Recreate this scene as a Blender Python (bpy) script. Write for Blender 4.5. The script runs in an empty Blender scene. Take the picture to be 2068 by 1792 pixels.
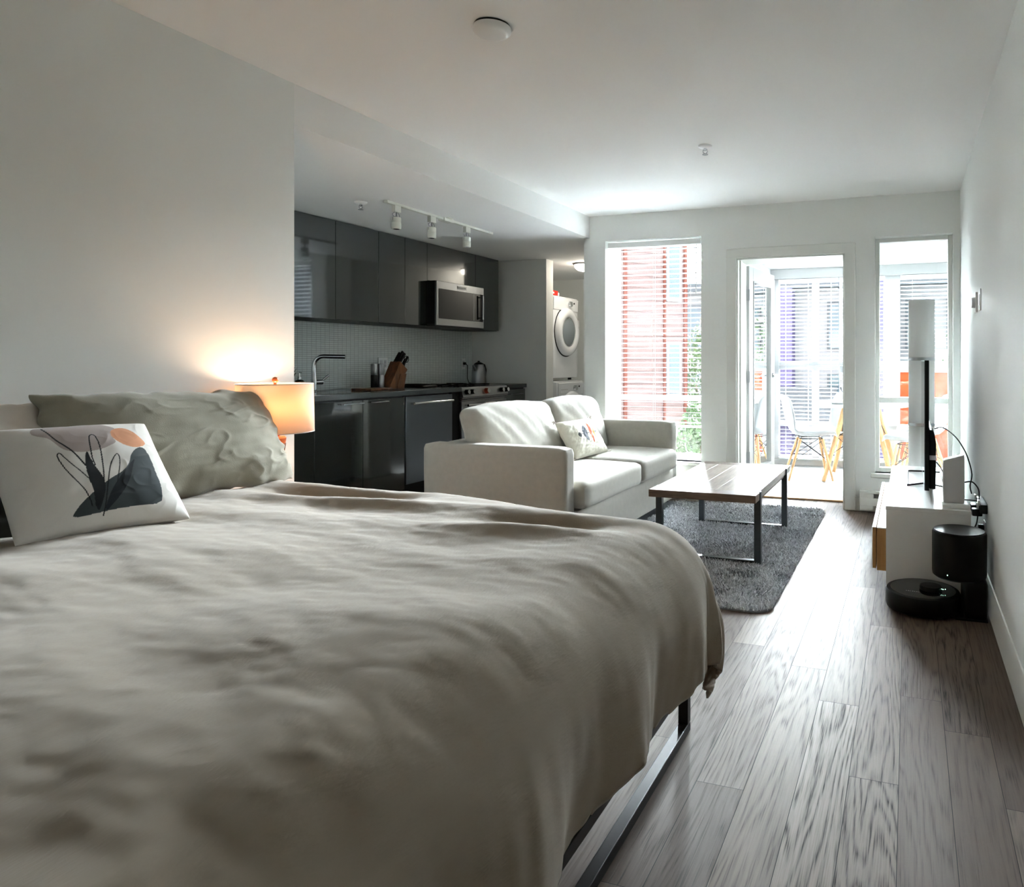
import bpy, bmesh, math, random
import numpy as np
from mathutils import Vector, Matrix, noise

random.seed(7)
SC = bpy.context.scene
COL = SC.collection
PI = math.pi

# ------------------------------------------------------------------ materials
def s2l(c):
    out = []
    for x in c[:3]:
        x = x / 255.0
        out.append(x / 12.92 if x <= 0.04045 else ((x + 0.055) / 1.055) ** 2.4)
    return tuple(out) + (1.0,)

def new_mat(name):
    m = bpy.data.materials.new(name)
    m.use_nodes = True
    nt = m.node_tree
    return m, nt, nt.nodes, nt.links, nt.nodes['Principled BSDF']

def mat(name, rgb, rough=0.5, metal=0.0, spec=0.5, bump=0.0, bscale=200.0, coat=0.0, var=0.0, vscale=4.0, sheen=0.0, stretch=None, emit=None, estr=0.0, trans=0.0):
    m, nt, N, Lk, p = new_mat(name)
    c = s2l(rgb)
    p.inputs['Base Color'].default_value = c
    p.inputs['Roughness'].default_value = rough
    p.inputs['Metallic'].default_value = metal
    p.inputs['Specular IOR Level'].default_value = spec
    p.inputs['Coat Weight'].default_value = coat
    p.inputs['Coat Roughness'].default_value = 0.05
    p.inputs['Sheen Weight'].default_value = sheen
    p.inputs['Transmission Weight'].default_value = trans
    if emit:
        p.inputs['Emission Color'].default_value = s2l(emit)
        p.inputs['Emission Strength'].default_value = estr
    if bump or var:
        tc = N.new('ShaderNodeTexCoord')
        mp = N.new('ShaderNodeMapping')
        if stretch:
            mp.inputs['Scale'].default_value = stretch
        Lk.new(tc.outputs['Object'], mp.inputs['Vector'])
    if bump:
        nz = N.new('ShaderNodeTexNoise')
        nz.inputs['Scale'].default_value = bscale
        nz.inputs['Detail'].default_value = 4
        Lk.new(mp.outputs['Vector'], nz.inputs['Vector'])
        b = N.new('ShaderNodeBump')
        b.inputs['Strength'].default_value = bump
        b.inputs['Distance'].default_value = 0.002
        Lk.new(nz.outputs['Fac'], b.inputs['Height'])
        Lk.new(b.outputs['Normal'], p.inputs['Normal'])
    if var:
        nz = N.new('ShaderNodeTexNoise')
        nz.inputs['Scale'].default_value = vscale
        nz.inputs['Detail'].default_value = 5
        Lk.new(mp.outputs['Vector'], nz.inputs['Vector'])
        r = N.new('ShaderNodeValToRGB')
        r.color_ramp.elements[0].position = 0.3
        r.color_ramp.elements[1].position = 0.7
        r.color_ramp.elements[0].color = tuple(x * (1 - var) for x in c[:3]) + (1,)
        r.color_ramp.elements[1].color = tuple(min(1, x * (1 + var)) for x in c[:3]) + (1,)
        Lk.new(nz.outputs['Fac'], r.inputs['Fac'])
        Lk.new(r.outputs['Color'], p.inputs['Base Color'])
    return m

def wood(name, dark, light, rough=0.4, axis='Y', scale=1.0, spec=0.5, planks=None):
    """streaky wood grain running along one object axis"""
    m, nt, N, Lk, p = new_mat(name)
    tc = N.new('ShaderNodeTexCoord')
    mp = N.new('ShaderNodeMapping')
    sc = {'X': (0.09, 1, 1), 'Y': (1, 0.09, 1), 'Z': (1, 1, 0.09)}[axis]
    mp.inputs['Scale'].default_value = tuple(s * scale for s in sc)
    Lk.new(tc.outputs['Object'], mp.inputs['Vector'])
    n1 = N.new('ShaderNodeTexNoise'); n1.inputs['Scale'].default_value = 14; n1.inputs['Detail'].default_value = 6; n1.inputs['Distortion'].default_value = 0.6
    Lk.new(mp.outputs['Vector'], n1.inputs['Vector'])
    n2 = N.new('ShaderNodeTexNoise'); n2.inputs['Scale'].default_value = 120; n2.inputs['Detail'].default_value = 3
    Lk.new(mp.outputs['Vector'], n2.inputs['Vector'])
    mx = N.new('ShaderNodeMath'); mx.operation = 'MULTIPLY_ADD'; mx.inputs[1].default_value = 0.35
    Lk.new(n2.outputs['Fac'], mx.inputs[0]); 
    m2 = N.new('ShaderNodeMath'); m2.operation = 'MULTIPLY'; m2.inputs[1].default_value = 0.65
    Lk.new(n1.outputs['Fac'], m2.inputs[0]); Lk.new(m2.outputs[0], mx.inputs[2])
    r = N.new('ShaderNodeValToRGB')
    r.color_ramp.elements[0].position = 0.36; r.color_ramp.elements[1].position = 0.62
    r.color_ramp.elements[0].color = s2l(dark); r.color_ramp.elements[1].color = s2l(light)
    Lk.new(mx.outputs[0], r.inputs['Fac']); Lk.new(r.outputs['Color'], p.inputs['Base Color'])
    b = N.new('ShaderNodeBump'); b.inputs['Strength'].default_value = 0.15; b.inputs['Distance'].default_value = 0.001
    Lk.new(mx.outputs[0], b.inputs['Height']); Lk.new(b.outputs['Normal'], p.inputs['Normal'])
    p.inputs['Roughness'].default_value = rough
    p.inputs['Specular IOR Level'].default_value = spec
    return m

def glass_pane(name, tint=(1, 1, 1), refl=1.0):
    m = bpy.data.materials.new(name); m.use_nodes = True
    nt = m.node_tree; N = nt.nodes; Lk = nt.links
    N.remove(N['Principled BSDF'])
    out = N['Material Output']
    t = N.new('ShaderNodeBsdfTransparent'); t.inputs['Color'].default_value = tuple(tint) + (1,)
    g = N.new('ShaderNodeBsdfGlossy'); g.inputs['Roughness'].default_value = 0.01
    fr = N.new('ShaderNodeFresnel'); fr.inputs['IOR'].default_value = 1.45
    mu = N.new('ShaderNodeMath'); mu.operation = 'MULTIPLY'; mu.inputs[1].default_value = refl
    Lk.new(fr.outputs[0], mu.inputs[0])
    mix = N.new('ShaderNodeMixShader')
    Lk.new(mu.outputs[0], mix.inputs[0]); Lk.new(t.outputs[0], mix.inputs[1]); Lk.new(g.outputs[0], mix.inputs[2])
    Lk.new(mix.outputs[0], out.inputs['Surface'])
    return m

def translucent(name, rgb, trgb, fac=0.5):
    m = bpy.data.materials.new(name); m.use_nodes = True
    nt = m.node_tree; N = nt.nodes; Lk = nt.links
    N.remove(N['Principled BSDF'])
    out = N['Material Output']
    d = N.new('ShaderNodeBsdfDiffuse'); d.inputs['Color'].default_value = s2l(rgb)
    t = N.new('ShaderNodeBsdfTranslucent'); t.inputs['Color'].default_value = s2l(trgb)
    mix = N.new('ShaderNodeMixShader'); mix.inputs[0].default_value = fac
    Lk.new(d.outputs[0], mix.inputs[1]); Lk.new(t.outputs[0], mix.inputs[2]); Lk.new(mix.outputs[0], out.inputs['Surface'])
    return m

def floor_mat():
    m, nt, N, Lk, p = new_mat('oak_planks')
    tc = N.new('ShaderNodeTexCoord')
    at = N.new('ShaderNodeAttribute'); at.attribute_name = 'off'
    tone = N.new('ShaderNodeAttribute'); tone.attribute_name = 'tone'
    add = N.new('ShaderNodeVectorMath'); add.operation = 'ADD'
    Lk.new(tc.outputs['Object'], add.inputs[0]); Lk.new(at.outputs['Vector'], add.inputs[1])
    # cathedral figure: contour lines of a stretched noise field
    mp = N.new('ShaderNodeMapping'); mp.inputs['Scale'].default_value = (5.0, 0.42, 1)
    Lk.new(add.outputs[0], mp.inputs['Vector'])
    nz = N.new('ShaderNodeTexNoise'); nz.inputs['Scale'].default_value = 1.0; nz.inputs['Detail'].default_value = 4.0; nz.inputs['Roughness'].default_value = 0.42
    Lk.new(mp.outputs['Vector'], nz.inputs['Vector'])
    mul = N.new('ShaderNodeMath'); mul.operation = 'MULTIPLY'; mul.inputs[1].default_value = 26.0
    Lk.new(nz.outputs['Fac'], mul.inputs[0])
    fr = N.new('ShaderNodeMath'); fr.operation = 'PINGPONG'; fr.inputs[1].default_value = 0.5
    Lk.new(mul.outputs[0], fr.inputs[0])
    # fine pores
    mp2 = N.new('ShaderNodeMapping'); mp2.inputs['Scale'].default_value = (300, 9.0, 1)
    Lk.new(add.outputs[0], mp2.inputs['Vector'])
    n2 = N.new('ShaderNodeTexNoise'); n2.inputs['Scale'].default_value = 1.0; n2.inputs['Detail'].default_value = 4.0
    Lk.new(mp2.outputs['Vector'], n2.inputs['Vector'])
    # dark line where pingpong small, broken up by pores
    ramp = N.new('ShaderNodeValToRGB')
    ramp.color_ramp.elements[0].position = 0.0; ramp.color_ramp.elements[0].color = (1, 1, 1, 1)
    ramp.color_ramp.elements[1].position = 0.34; ramp.color_ramp.elements[1].color = (0, 0, 0, 1)
    Lk.new(fr.outputs[0], ramp.inputs['Fac'])
    r2 = N.new('ShaderNodeValToRGB')
    r2.color_ramp.elements[0].position = 0.42; r2.color_ramp.elements[0].color = (0, 0, 0, 1)
    r2.color_ramp.elements[1].position = 0.66; r2.color_ramp.elements[1].color = (1, 1, 1, 1)
    Lk.new(n2.outputs['Fac'], r2.inputs['Fac'])
    m1 = N.new('ShaderNodeMath'); m1.operation = 'MULTIPLY'
    Lk.new(ramp.outputs['Color'], m1.inputs[0])
    a1 = N.new('ShaderNodeMath'); a1.operation = 'MULTIPLY_ADD'; a1.inputs[1].default_value = 0.75; a1.inputs[2].default_value = 0.3
    Lk.new(r2.outputs['Color'], a1.inputs[0]); Lk.new(a1.outputs[0], m1.inputs[1])
    m2 = N.new('ShaderNodeMath'); m2.operation = 'MULTIPLY_ADD'; m2.inputs[1].default_value = 0.28
    Lk.new(r2.outputs['Color'], m2.inputs[0]); Lk.new(m1.outputs[0], m2.inputs[2])
    m3 = N.new('ShaderNodeMath'); m3.operation = 'MULTIPLY'; m3.use_clamp = True
    Lk.new(m2.outputs[0], m3.inputs[0])
    sep = N.new('ShaderNodeSeparateColor'); Lk.new(tone.outputs['Color'], sep.inputs['Color'])
    Lk.new(sep.outputs['Green'], m3.inputs[1])
    # base colours per plank
    rb = N.new('ShaderNodeValToRGB')
    rb.color_ramp.elements[0].position = 0.0; rb.color_ramp.elements[0].color = s2l((84, 68, 57))
    rb.color_ramp.elements[1].position = 1.0; rb.color_ramp.elements[1].color = s2l((138, 123, 110))
    e = rb.color_ramp.elements.new(0.5); e.color = s2l((113, 96, 84))
    Lk.new(sep.outputs['Red'], rb.inputs['Fac'])
    mix = N.new('ShaderNodeMix'); mix.data_type = 'RGBA'
    mix.inputs['B'].default_value = s2l((44, 37, 33))
    Lk.new(m3.outputs[0], mix.inputs['Factor']); Lk.new(rb.outputs['Color'], mix.inputs['A'])
    Lk.new(mix.outputs['Result'], p.inputs['Base Color'])
    rr = N.new('ShaderNodeMath'); rr.operation = 'MULTIPLY_ADD'; rr.inputs[1].default_value = 0.2; rr.inputs[2].default_value = 0.52
    Lk.new(m3.outputs[0], rr.inputs[0]); Lk.new(rr.outputs[0], p.inputs['Roughness'])
    b = N.new('ShaderNodeBump'); b.inputs['Strength'].default_value = 0.35; b.inputs['Distance'].default_value = 0.0015; b.invert = True
    Lk.new(m3.outputs[0], b.inputs['Height']); Lk.new(b.outputs['Normal'], p.inputs['Normal'])
    p.inputs['Specular IOR Level'].default_value = 0.28
    return m

def tile_mat(name, rgb, grout, bw, bh, offset=0.0, rough=0.12, swap='YZ', mortar=0.0012):
    m, nt, N, Lk, p = new_mat(name)
    tc = N.new('ShaderNodeTexCoord')
    sx = N.new('ShaderNodeSeparateXYZ'); cx = N.new('ShaderNodeCombineXYZ')
    Lk.new(tc.outputs['Object'], sx.inputs[0])
    Lk.new(sx.outputs[swap[0]], cx.inputs['X']); Lk.new(sx.outputs[swap[1]], cx.inputs['Y'])
    br = N.new('ShaderNodeTexBrick'); br.offset = offset; br.offset_frequency = 2
    br.inputs['Scale'].default_value = 1.0
    br.inputs['Brick Width'].default_value = bw; br.inputs['Row Height'].default_value = bh
    br.inputs['Mortar Size'].default_value = mortar; br.inputs['Mortar Smooth'].default_value = 0.2
    c = s2l(rgb)
    br.inputs['Color1'].default_value = c
    br.inputs['Color2'].default_value = tuple(x * 0.93 for x in c[:3]) + (1,)
    br.inputs['Mortar'].default_value = s2l(grout)
    Lk.new(cx.outputs[0], br.inputs['Vector']); Lk.new(br.outputs['Color'], p.inputs['Base Color'])
    b = N.new('ShaderNodeBump'); b.invert = True; b.inputs['Strength'].default_value = 0.5; b.inputs['Distance'].default_value = 0.001
    Lk.new(br.outputs['Fac'], b.inputs['Height']); Lk.new(b.outputs['Normal'], p.inputs['Normal'])
    p.inputs['Roughness'].default_value = rough
    return m

def fabric(name, rgb, weave=900.0, strength=0.25, var=0.06, stretch=(1, 1, 1), sheen=0.15, attr=None):
    m, nt, N, Lk, p = new_mat(name)
    tc = N.new('ShaderNodeTexCoord')
    mp = N.new('ShaderNodeMapping'); mp.inputs['Scale'].default_value = stretch
    Lk.new(tc.outputs['Object'], mp.inputs['Vector'])
    n1 = N.new('ShaderNodeTexNoise'); n1.inputs['Scale'].default_value = weave; n1.inputs['Detail'].default_value = 2
    n2 = N.new('ShaderNodeTexNoise'); n2.inputs['Scale'].default_value = 30; n2.inputs['Detail'].default_value = 5
    Lk.new(mp.outputs['Vector'], n1.inputs['Vector']); Lk.new(mp.outputs['Vector'], n2.inputs['Vector'])
    r = N.new('ShaderNodeMapRange'); r.inputs['To Min'].default_value = 1 - var * 2; r.inputs['To Max'].default_value = 1 + var * 2
    Lk.new(n2.outputs['Fac'], r.inputs['Value'])
    mul = N.new('ShaderNodeVectorMath'); mul.operation = 'SCALE'
    if attr:
        a = N.new('ShaderNodeAttribute'); a.attribute_name = attr
        Lk.new(a.outputs['Color'], mul.inputs[0])
    else:
        mul.inputs[0].default_value = s2l(rgb)[:3]
    Lk.new(r.outputs['Result'], mul.inputs['Scale']); Lk.new(mul.outputs[0], p.inputs['Base Color'])
    b = N.new('ShaderNodeBump'); b.inputs['Strength'].default_value = strength; b.inputs['Distance'].default_value = 0.001
    Lk.new(n1.outputs['Fac'], b.inputs['Height']); Lk.new(b.outputs['Normal'], p.inputs['Normal'])
    p.inputs['Roughness'].default_value = 0.9
    p.inputs['Sheen Weight'].default_value = sheen
    p.inputs['Specular IOR Level'].default_value = 0.15
    return m

M = {}
M['wall'] = mat('wall_paint', (229, 231, 228), 0.6, bump=0.05, bscale=350, spec=0.3)
M['ceiling'] = mat('ceiling_paint', (236, 236, 234), 0.75, bump=0.05, bscale=300, spec=0.2)
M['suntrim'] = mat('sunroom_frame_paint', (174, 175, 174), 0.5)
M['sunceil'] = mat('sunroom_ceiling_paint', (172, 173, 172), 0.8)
M['trim'] = mat('trim_paint', (222, 223, 218), 0.4)
M['floor'] = floor_mat()
M['gap'] = mat('plank_gap', (38, 32, 28), 0.8)
M['tile'] = tile_mat('mosaic_tile', (222, 229, 228), (150, 157, 157), 0.046, 0.0172)
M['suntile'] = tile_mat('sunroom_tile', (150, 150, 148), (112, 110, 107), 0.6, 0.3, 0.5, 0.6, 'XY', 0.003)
M['cab'] = mat('gloss_charcoal', (40, 46, 46), 0.12, coat=1.0, spec=0.5)
M['cab'].node_tree.nodes['Principled BSDF'].inputs['Coat IOR'].default_value = 1.85
M['cabin'] = mat('carcass_dark', (34, 37, 37), 0.5)
M['counter'] = mat('dark_quartz', (74, 78, 78), 0.2, var=0.12, vscale=180)
M['steel'] = mat('brushed_steel', (158, 160, 162), 0.3, metal=1.0, bump=0.05, bscale=300, stretch=(1, 0.03, 1))
M['dwsteel'] = mat('dark_steel', (122, 127, 133), 0.34, metal=0.9, bump=0.05, bscale=300, stretch=(1, 0.03, 1))
M['chrome'] = mat('chrome', (205, 208, 210), 0.08, metal=1.0)
M['blackgloss'] = mat('black_glass', (11, 12, 13), 0.08)
M['black'] = mat('black_plastic', (8, 10, 9), 0.4, spec=0.18)
M['blackmat'] = mat('black_matte_metal', (28, 29, 31), 0.42, metal=0.3)
M['legmetal'] = mat('gunmetal', (52, 57, 60), 0.32, metal=0.6)
M['white'] = mat('white_plastic', (232, 233, 232), 0.35)
M['whitegloss'] = mat('white_enamel', (234, 237, 240), 0.15, coat=0.4)
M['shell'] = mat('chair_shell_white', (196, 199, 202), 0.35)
M['offwhite'] = mat('offwhite_metal', (214, 214, 204), 0.4)
M['sofa'] = fabric('sofa_weave', (172, 169, 160), 500, 0.3, 0.05)
M['duvet'] = fabric('duvet_linen', (152, 139, 123), 260, 0.45, 0.05, (1.0, 0.25, 1.0), 0.25)
M['linen'] = fabric('pillow_linen', (146, 142, 128), 420, 0.5, 0.06, (1, 1, 0.4), 0.25)
M['whitelinen'] = fabric('white_linen', (214, 206, 198), 600, 0.3, 0.03)
M['charcoal'] = fabric('charcoal_fabric', (52, 56, 52), 600, 0.3, 0.05)
M['print'] = fabric('printed_cotton', (255, 255, 255), 900, 0.06, 0.02, attr='print')
M['tablewood'] = wood('grey_walnut', (118, 104, 96), (176, 164, 154), 0.34, 'Y', 1.2)
M['tableend'] = wood('dark_walnut_edge', (72, 56, 46), (112, 90, 74), 0.4, 'X', 1.2)
M['headwood'] = wood('headboard_oak', (128, 84, 44), (176, 122, 70), 0.4, 'Y', 1.0)
M['tan'] = wood('tan_laminate', (172, 128, 78), (196, 152, 98), 0.45, 'Z', 1.0)
M['dowel'] = wood('beech_dowel', (196, 148, 98), (224, 180, 130), 0.4, 'Z', 3.0)
M['blockwood'] = wood('acacia_block', (70, 42, 22), (122, 76, 40), 0.35, 'Z', 2.0)
M['lampwood'] = wood('lamp_wood', (176, 84, 40), (206, 112, 60), 0.35, 'Z', 2.0)
M['copper'] = mat('copper_knob', (176, 84, 56), 0.3, metal=0.7)
M['glass'] = glass_pane('window_glass', (0.97, 0.985, 0.98), 1.0)
M['wineglass'] = glass_pane('wine_glass_clear', (0.95, 0.96, 0.97), 1.5)
M['blind'] = translucent('blind_slat_white', (206, 208, 211), (190, 194, 198), 0.1)
M['shade'] = translucent('lampshade_linen', (232, 222, 212), (236, 214, 188), 0.5)
M['lampwhite'] = translucent('paper_column', (238, 239, 239), (230, 230, 228), 0.45)
M['bulb'] = mat('bulb_glow', (255, 220, 180), 0.5, emit=(255, 196, 132), estr=25.0)
M['led'] = mat('status_led', (220, 255, 235), 0.5, emit=(190, 255, 220), estr=2.0)
M['red'] = mat('red_card', (214, 40, 26), 0.5)
M['greenglass'] = mat('dark_green_bottle', (28, 38, 26), 0.15, coat=0.4)
M['leafm'] = mat('houseplant_leaf', (44, 66, 40), 0.5)
M['siding'] = mat('orange_siding', (150, 52, 24), 0.8, spec=0.05, var=0.06, vscale=3)
M['sidingpale'] = mat('salmon_siding', (106, 90, 88), 0.9, spec=0.0, var=0.05, vscale=2)
M['brickred'] = mat('red_trim', (92, 54, 46), 0.9, spec=0.05)
M['extwhite'] = mat('exterior_white', (128, 130, 132), 0.9, spec=0.05)
M['extgrey'] = mat('exterior_grey', (84, 88, 92), 0.9, spec=0.05)
M['extlav'] = mat('exterior_lavender', (92, 86, 116), 0.9, spec=0.05)
M['extglass'] = mat('exterior_window', (70, 84, 92), 0.1)
M['asphalt'] = mat('courtyard_planting', (62, 66, 58), 0.8, var=0.1)
M['foliage'] = mat('tree_leaves', (52, 78, 36), 0.6, var=0.25, vscale=6)
M['bark'] = mat('tree_bark', (84, 70, 56), 0.9)
M['grill'] = mat('heater_shadow_slot', (92, 94, 92), 0.6)
M['cable'] = mat('black_cable', (22, 22, 24), 0.5)
M['greyplastic'] = mat('grey_plastic', (196, 196, 198), 0.4)

# ------------------------------------------------------------------ mesh builder
class MB:
    def __init__(s):
        s.v = []; s.f = []
    def add(s, vs, fs):
        o = len(s.v)
        s.v.extend([tuple(map(float, p)) for p in vs])
        s.f.extend([tuple(i + o for i in f) for f in fs])
        return s
    def box(s, x0, x1, y0, y1, z0, z1):
        x0, x1 = min(x0, x1), max(x0, x1); y0, y1 = min(y0, y1), max(y0, y1); z0, z1 = min(z0, z1), max(z0, z1)
        vs = [(x0, y0, z0), (x1, y0, z0), (x1, y1, z0), (x0, y1, z0), (x0, y0, z1), (x1, y0, z1), (x1, y1, z1), (x0, y1, z1)]
        return s.add(vs, [(0, 3, 2, 1), (4, 5, 6, 7), (0, 1, 5, 4), (1, 2, 6, 5), (2, 3, 7, 6), (3, 0, 4, 7)])
    def obox(s, c, ax, ay, az):
        c = Vector(c); ax = Vector(ax); ay = Vector(ay); az = Vector(az)
        vs = [c + ax * i + ay * j + az * k for k in (-1, 1) for j in (-1, 1) for i in (-1, 1)]
        return s.add(vs, [(0, 2, 3, 1), (4, 5, 7, 6), (0, 1, 5, 4), (1, 3, 7, 5), (3, 2, 6, 7), (2, 0, 4, 6)])
    def cyl(s, p0, p1, r0, r1=None, n=20, caps=True):
        if r1 is None: r1 = r0
        p0 = Vector(p0); p1 = Vector(p1); d = (p1 - p0).normalized()
        a = d.orthogonal().normalized(); b = d.cross(a)
        vs = []
        for p, r in ((p0, r0), (p1, r1)):
            for i in range(n):
                t = 2 * PI * i / n
                vs.append(p + (a * math.cos(t) + b * math.sin(t)) * r)
        fs = [(i, (i + 1) % n, n + (i + 1) % n, n + i) for i in range(n)]
        if caps:
            fs.append(tuple(range(n - 1, -1, -1))); fs.append(tuple(range(n, 2 * n)))
        return s.add(vs, fs)
    def tube(s, pts, r, n=8, closed=False, rad=None):
        pts = [Vector(p) for p in pts]; m = len(pts)
        vs = []; prev = None
        for i, p in enumerate(pts):
            if closed: d = pts[(i + 1) % m] - pts[i - 1]
            else: d = pts[min(i + 1, m - 1)] - pts[max(i - 1, 0)]
            d.normalize()
            if prev is None: a = d.orthogonal().normalized()
            else:
                a = prev - d * prev.dot(d)
                if a.length < 1e-6: a = d.orthogonal()
                a.normalize()
            prev = a; b = d.cross(a)
            rr = rad[i] if rad else r
            for k in range(n):
                t = 2 * PI * k / n
                vs.append(p + (a * math.cos(t) + b * math.sin(t)) * rr)
        fs = []
        for i in range(m if closed else m - 1):
            j = (i + 1) % m
            for k in range(n):
                fs.append((i * n + k, i * n + (k + 1) % n, j * n + (k + 1) % n, j * n + k))
        if not closed:
            fs.append(tuple(range(n - 1, -1, -1))); fs.append(tuple((m - 1) * n + k for k in range(n)))
        return s.add(vs, fs)
    def lathe(s, prof, c=(0, 0, 0), n=40, cap=True):
        vs = []; fs = []
        m = len(prof)
        for (r, z) in prof:
            for k in range(n):
                t = 2 * PI * k / n
                vs.append((c[0] + r * math.cos(t), c[1] + r * math.sin(t), c[2] + z))
        for i in range(m - 1):
            for k in range(n):
                fs.append((i * n + k, i * n + (k + 1) % n, (i + 1) * n + (k + 1) % n, (i + 1) * n + k))
        if cap:
            fs.append(tuple(range(n - 1, -1, -1))); fs.append(tuple((m - 1) * n + k for k in range(n)))
        return s.add(vs, fs)
    def prism(s, poly, o, a, b, n):
        """polygon (u,v) in plane o + u a + v b, extruded by vector n"""
        o = Vector(o); a = Vector(a); b = Vector(b); n = Vector(n); m = len(poly)
        vs = [o + a * u + b * w for u, w in poly] + [o + a * u + b * w + n for u, w in poly]
        fs = [tuple(range(m - 1, -1, -1)), tuple(range(m, 2 * m))] + [(i, (i + 1) % m, m + (i + 1) % m, m + i) for i in range(m)]
        return s.add(vs, fs)
    def grid(s, nu, nv, fn, closed_u=False):
        vs = [fn(i / (nu - 1), j / (nv - 1)) for j in range(nv) for i in range(nu)]
        fs = [(j * nu + i, j * nu + i + 1, (j + 1) * nu + i + 1, (j + 1) * nu + i) for j in range(nv - 1) for i in range(nu - 1)]
        return s.add(vs, fs)
    def sphere(s, c, r, n=16, sz=1.0):
        prof = [(max(1e-4, r * math.sin(PI * i / n)), -r * sz * math.cos(PI * i / n)) for i in range(n + 1)]
        return s.lathe(prof, c, n * 2)
    def rbox(s, c, half, r, n=10, fn=None):
        """rounded box on a cube grid, optional point displacement fn(p, unit)"""
        hx, hy, hz = half; vs = []; fs = []
        for ax in range(3):
            for sg in (-1, 1):
                o = len(vs)
                for j in range(n + 1):
                    for i in range(n + 1):
                        u = -1 + 2 * i / n; w = -1 + 2 * j / n
                        q = [0, 0, 0]; q[ax] = sg; q[(ax + 1) % 3] = u; q[(ax + 2) % 3] = w
                        p = [q[0] * hx, q[1] * hy, q[2] * hz]
                        inn = [max(-(h - r), min(h - r, pp)) for h, pp in zip((hx, hy, hz), p)]
                        d = Vector(p) - Vector(inn)
                        if d.length > 1e-9: d.normalize()
                        pos = Vector(inn) + d * r
                        if fn: pos = fn(pos, Vector(q))
                        vs.append(pos + Vector(c))
                for j in range(n):
                    for i in range(n):
                        a = o + j * (n + 1) + i
                        quad = (a, a + 1, a + n + 2, a + n + 1)
                        fs.append(quad if sg > 0 else quad[::-1])
        return s.add(vs, fs)

def root_of(o):
    while o.parent: o = o.parent
    return o

def obj(name, mb, m, parent=None, bevel=0.0, smooth=True, merge=False, angle=40, local=False, solid=0.0, loc=None):
    off = Vector((0, 0, 0))
    if parent is not None and not local:
        off = Vector(root_of(parent).location)
    elif parent is None and loc is not None:
        off = Vector(loc)
    me = bpy.data.meshes.new(name)
    me.from_pydata([(v[0] - off.x, v[1] - off.y, v[2] - off.z) for v in mb.v], [], mb.f)
    if merge:
        bm = bmesh.new(); bm.from_mesh(me)
        bmesh.ops.remove_doubles(bm, verts=bm.verts, dist=1e-5)
        bmesh.ops.recalc_face_normals(bm, faces=bm.faces)
        bm.to_mesh(me); bm.free()
    me.materials.append(m)
    if smooth:
        me.polygons.foreach_set('use_smooth', [True] * len(me.polygons))
        me.set_sharp_from_angle(angle=math.radians(angle))
    o = bpy.data.objects.new(name, me)
    COL.objects.link(o)
    if parent is not None: o.parent = parent
    elif loc is not None: o.location = loc
    if solid:
        md = o.modifiers.new('thick', 'SOLIDIFY'); md.thickness = solid; md.offset = 0
    if bevel:
        md = o.modifiers.new('edge', 'BEVEL'); md.width = bevel; md.segments = 2; md.limit_method = 'ANGLE'; md.angle_limit = math.radians(45)
        md.harden_normals = False
    return o

def tag(o, label=None, cat=None, group=None, kind=None):
    if label: o['label'] = label
    if cat: o['category'] = cat
    if group: o['group'] = group
    if kind: o['kind'] = kind
    return o

def thing(name, label, cat, loc, rotz=0.0, group=None):
    o = bpy.data.objects.new(name, None)
    o.empty_display_size = 0.1
    COL.objects.link(o); o.location = loc; o.rotation_euler = (0, 0, rotz)
    return tag(o, label, cat, group)

def struct(name, mb, m, parent=None, **k):
    o = obj(name, mb, m, parent, **k)
    if parent is None: o['kind'] = 'structure'
    return o

def copy_tree(o, loc=None, rotz=None, label=None, parent=None):
    c = o.copy(); COL.objects.link(c)
    if parent is not None: c.parent = parent
    if loc is not None: c.location = loc
    if rotz is not None: c.rotation_euler = (0, 0, rotz)
    if label: c['label'] = label
    for ch in list(o.children):
        copy_tree(ch, parent=c)
    return c

def B(*a): return MB().box(*a)

def nz(x, y, z=0.0): return noise.noise(Vector((x, y, z)))
def sstep(a, b, x):
    t = max(0.0, min(1.0, (x - a) / (b - a))); return t * t * (3 - 2 * t)

# ------------------------------------------------------------------ camera
CH = 1.169
cam_d = bpy.data.cameras.new('camera'); cam = bpy.data.objects.new('camera', cam_d); COL.objects.link(cam)
cam.location = (0, 0, CH); cam.rotation_euler = (PI / 2, 0, 0.322832)
cam_d.sensor_fit = 'HORIZONTAL'; cam_d.sensor_width = 36.0
cam_d.lens = 1406.07 / 2068 * 36.0
cam_d.shift_x = -(1365.0 - 1034.0) / 2068
cam_d.shift_y = -(896.0 - 729.03) / 2068
cam_d.clip_start = 0.02; cam_d.clip_end = 200
SC.camera = cam

# ------------------------------------------------------------------ room shell
D = 5.605; DO = 5.92; L = -2.681; R = 0.364; H = 2.445; KB = 2.255
KX = -4.6; KE = 6.6
PW = 0.1335; PX0 = -0.0265

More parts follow.
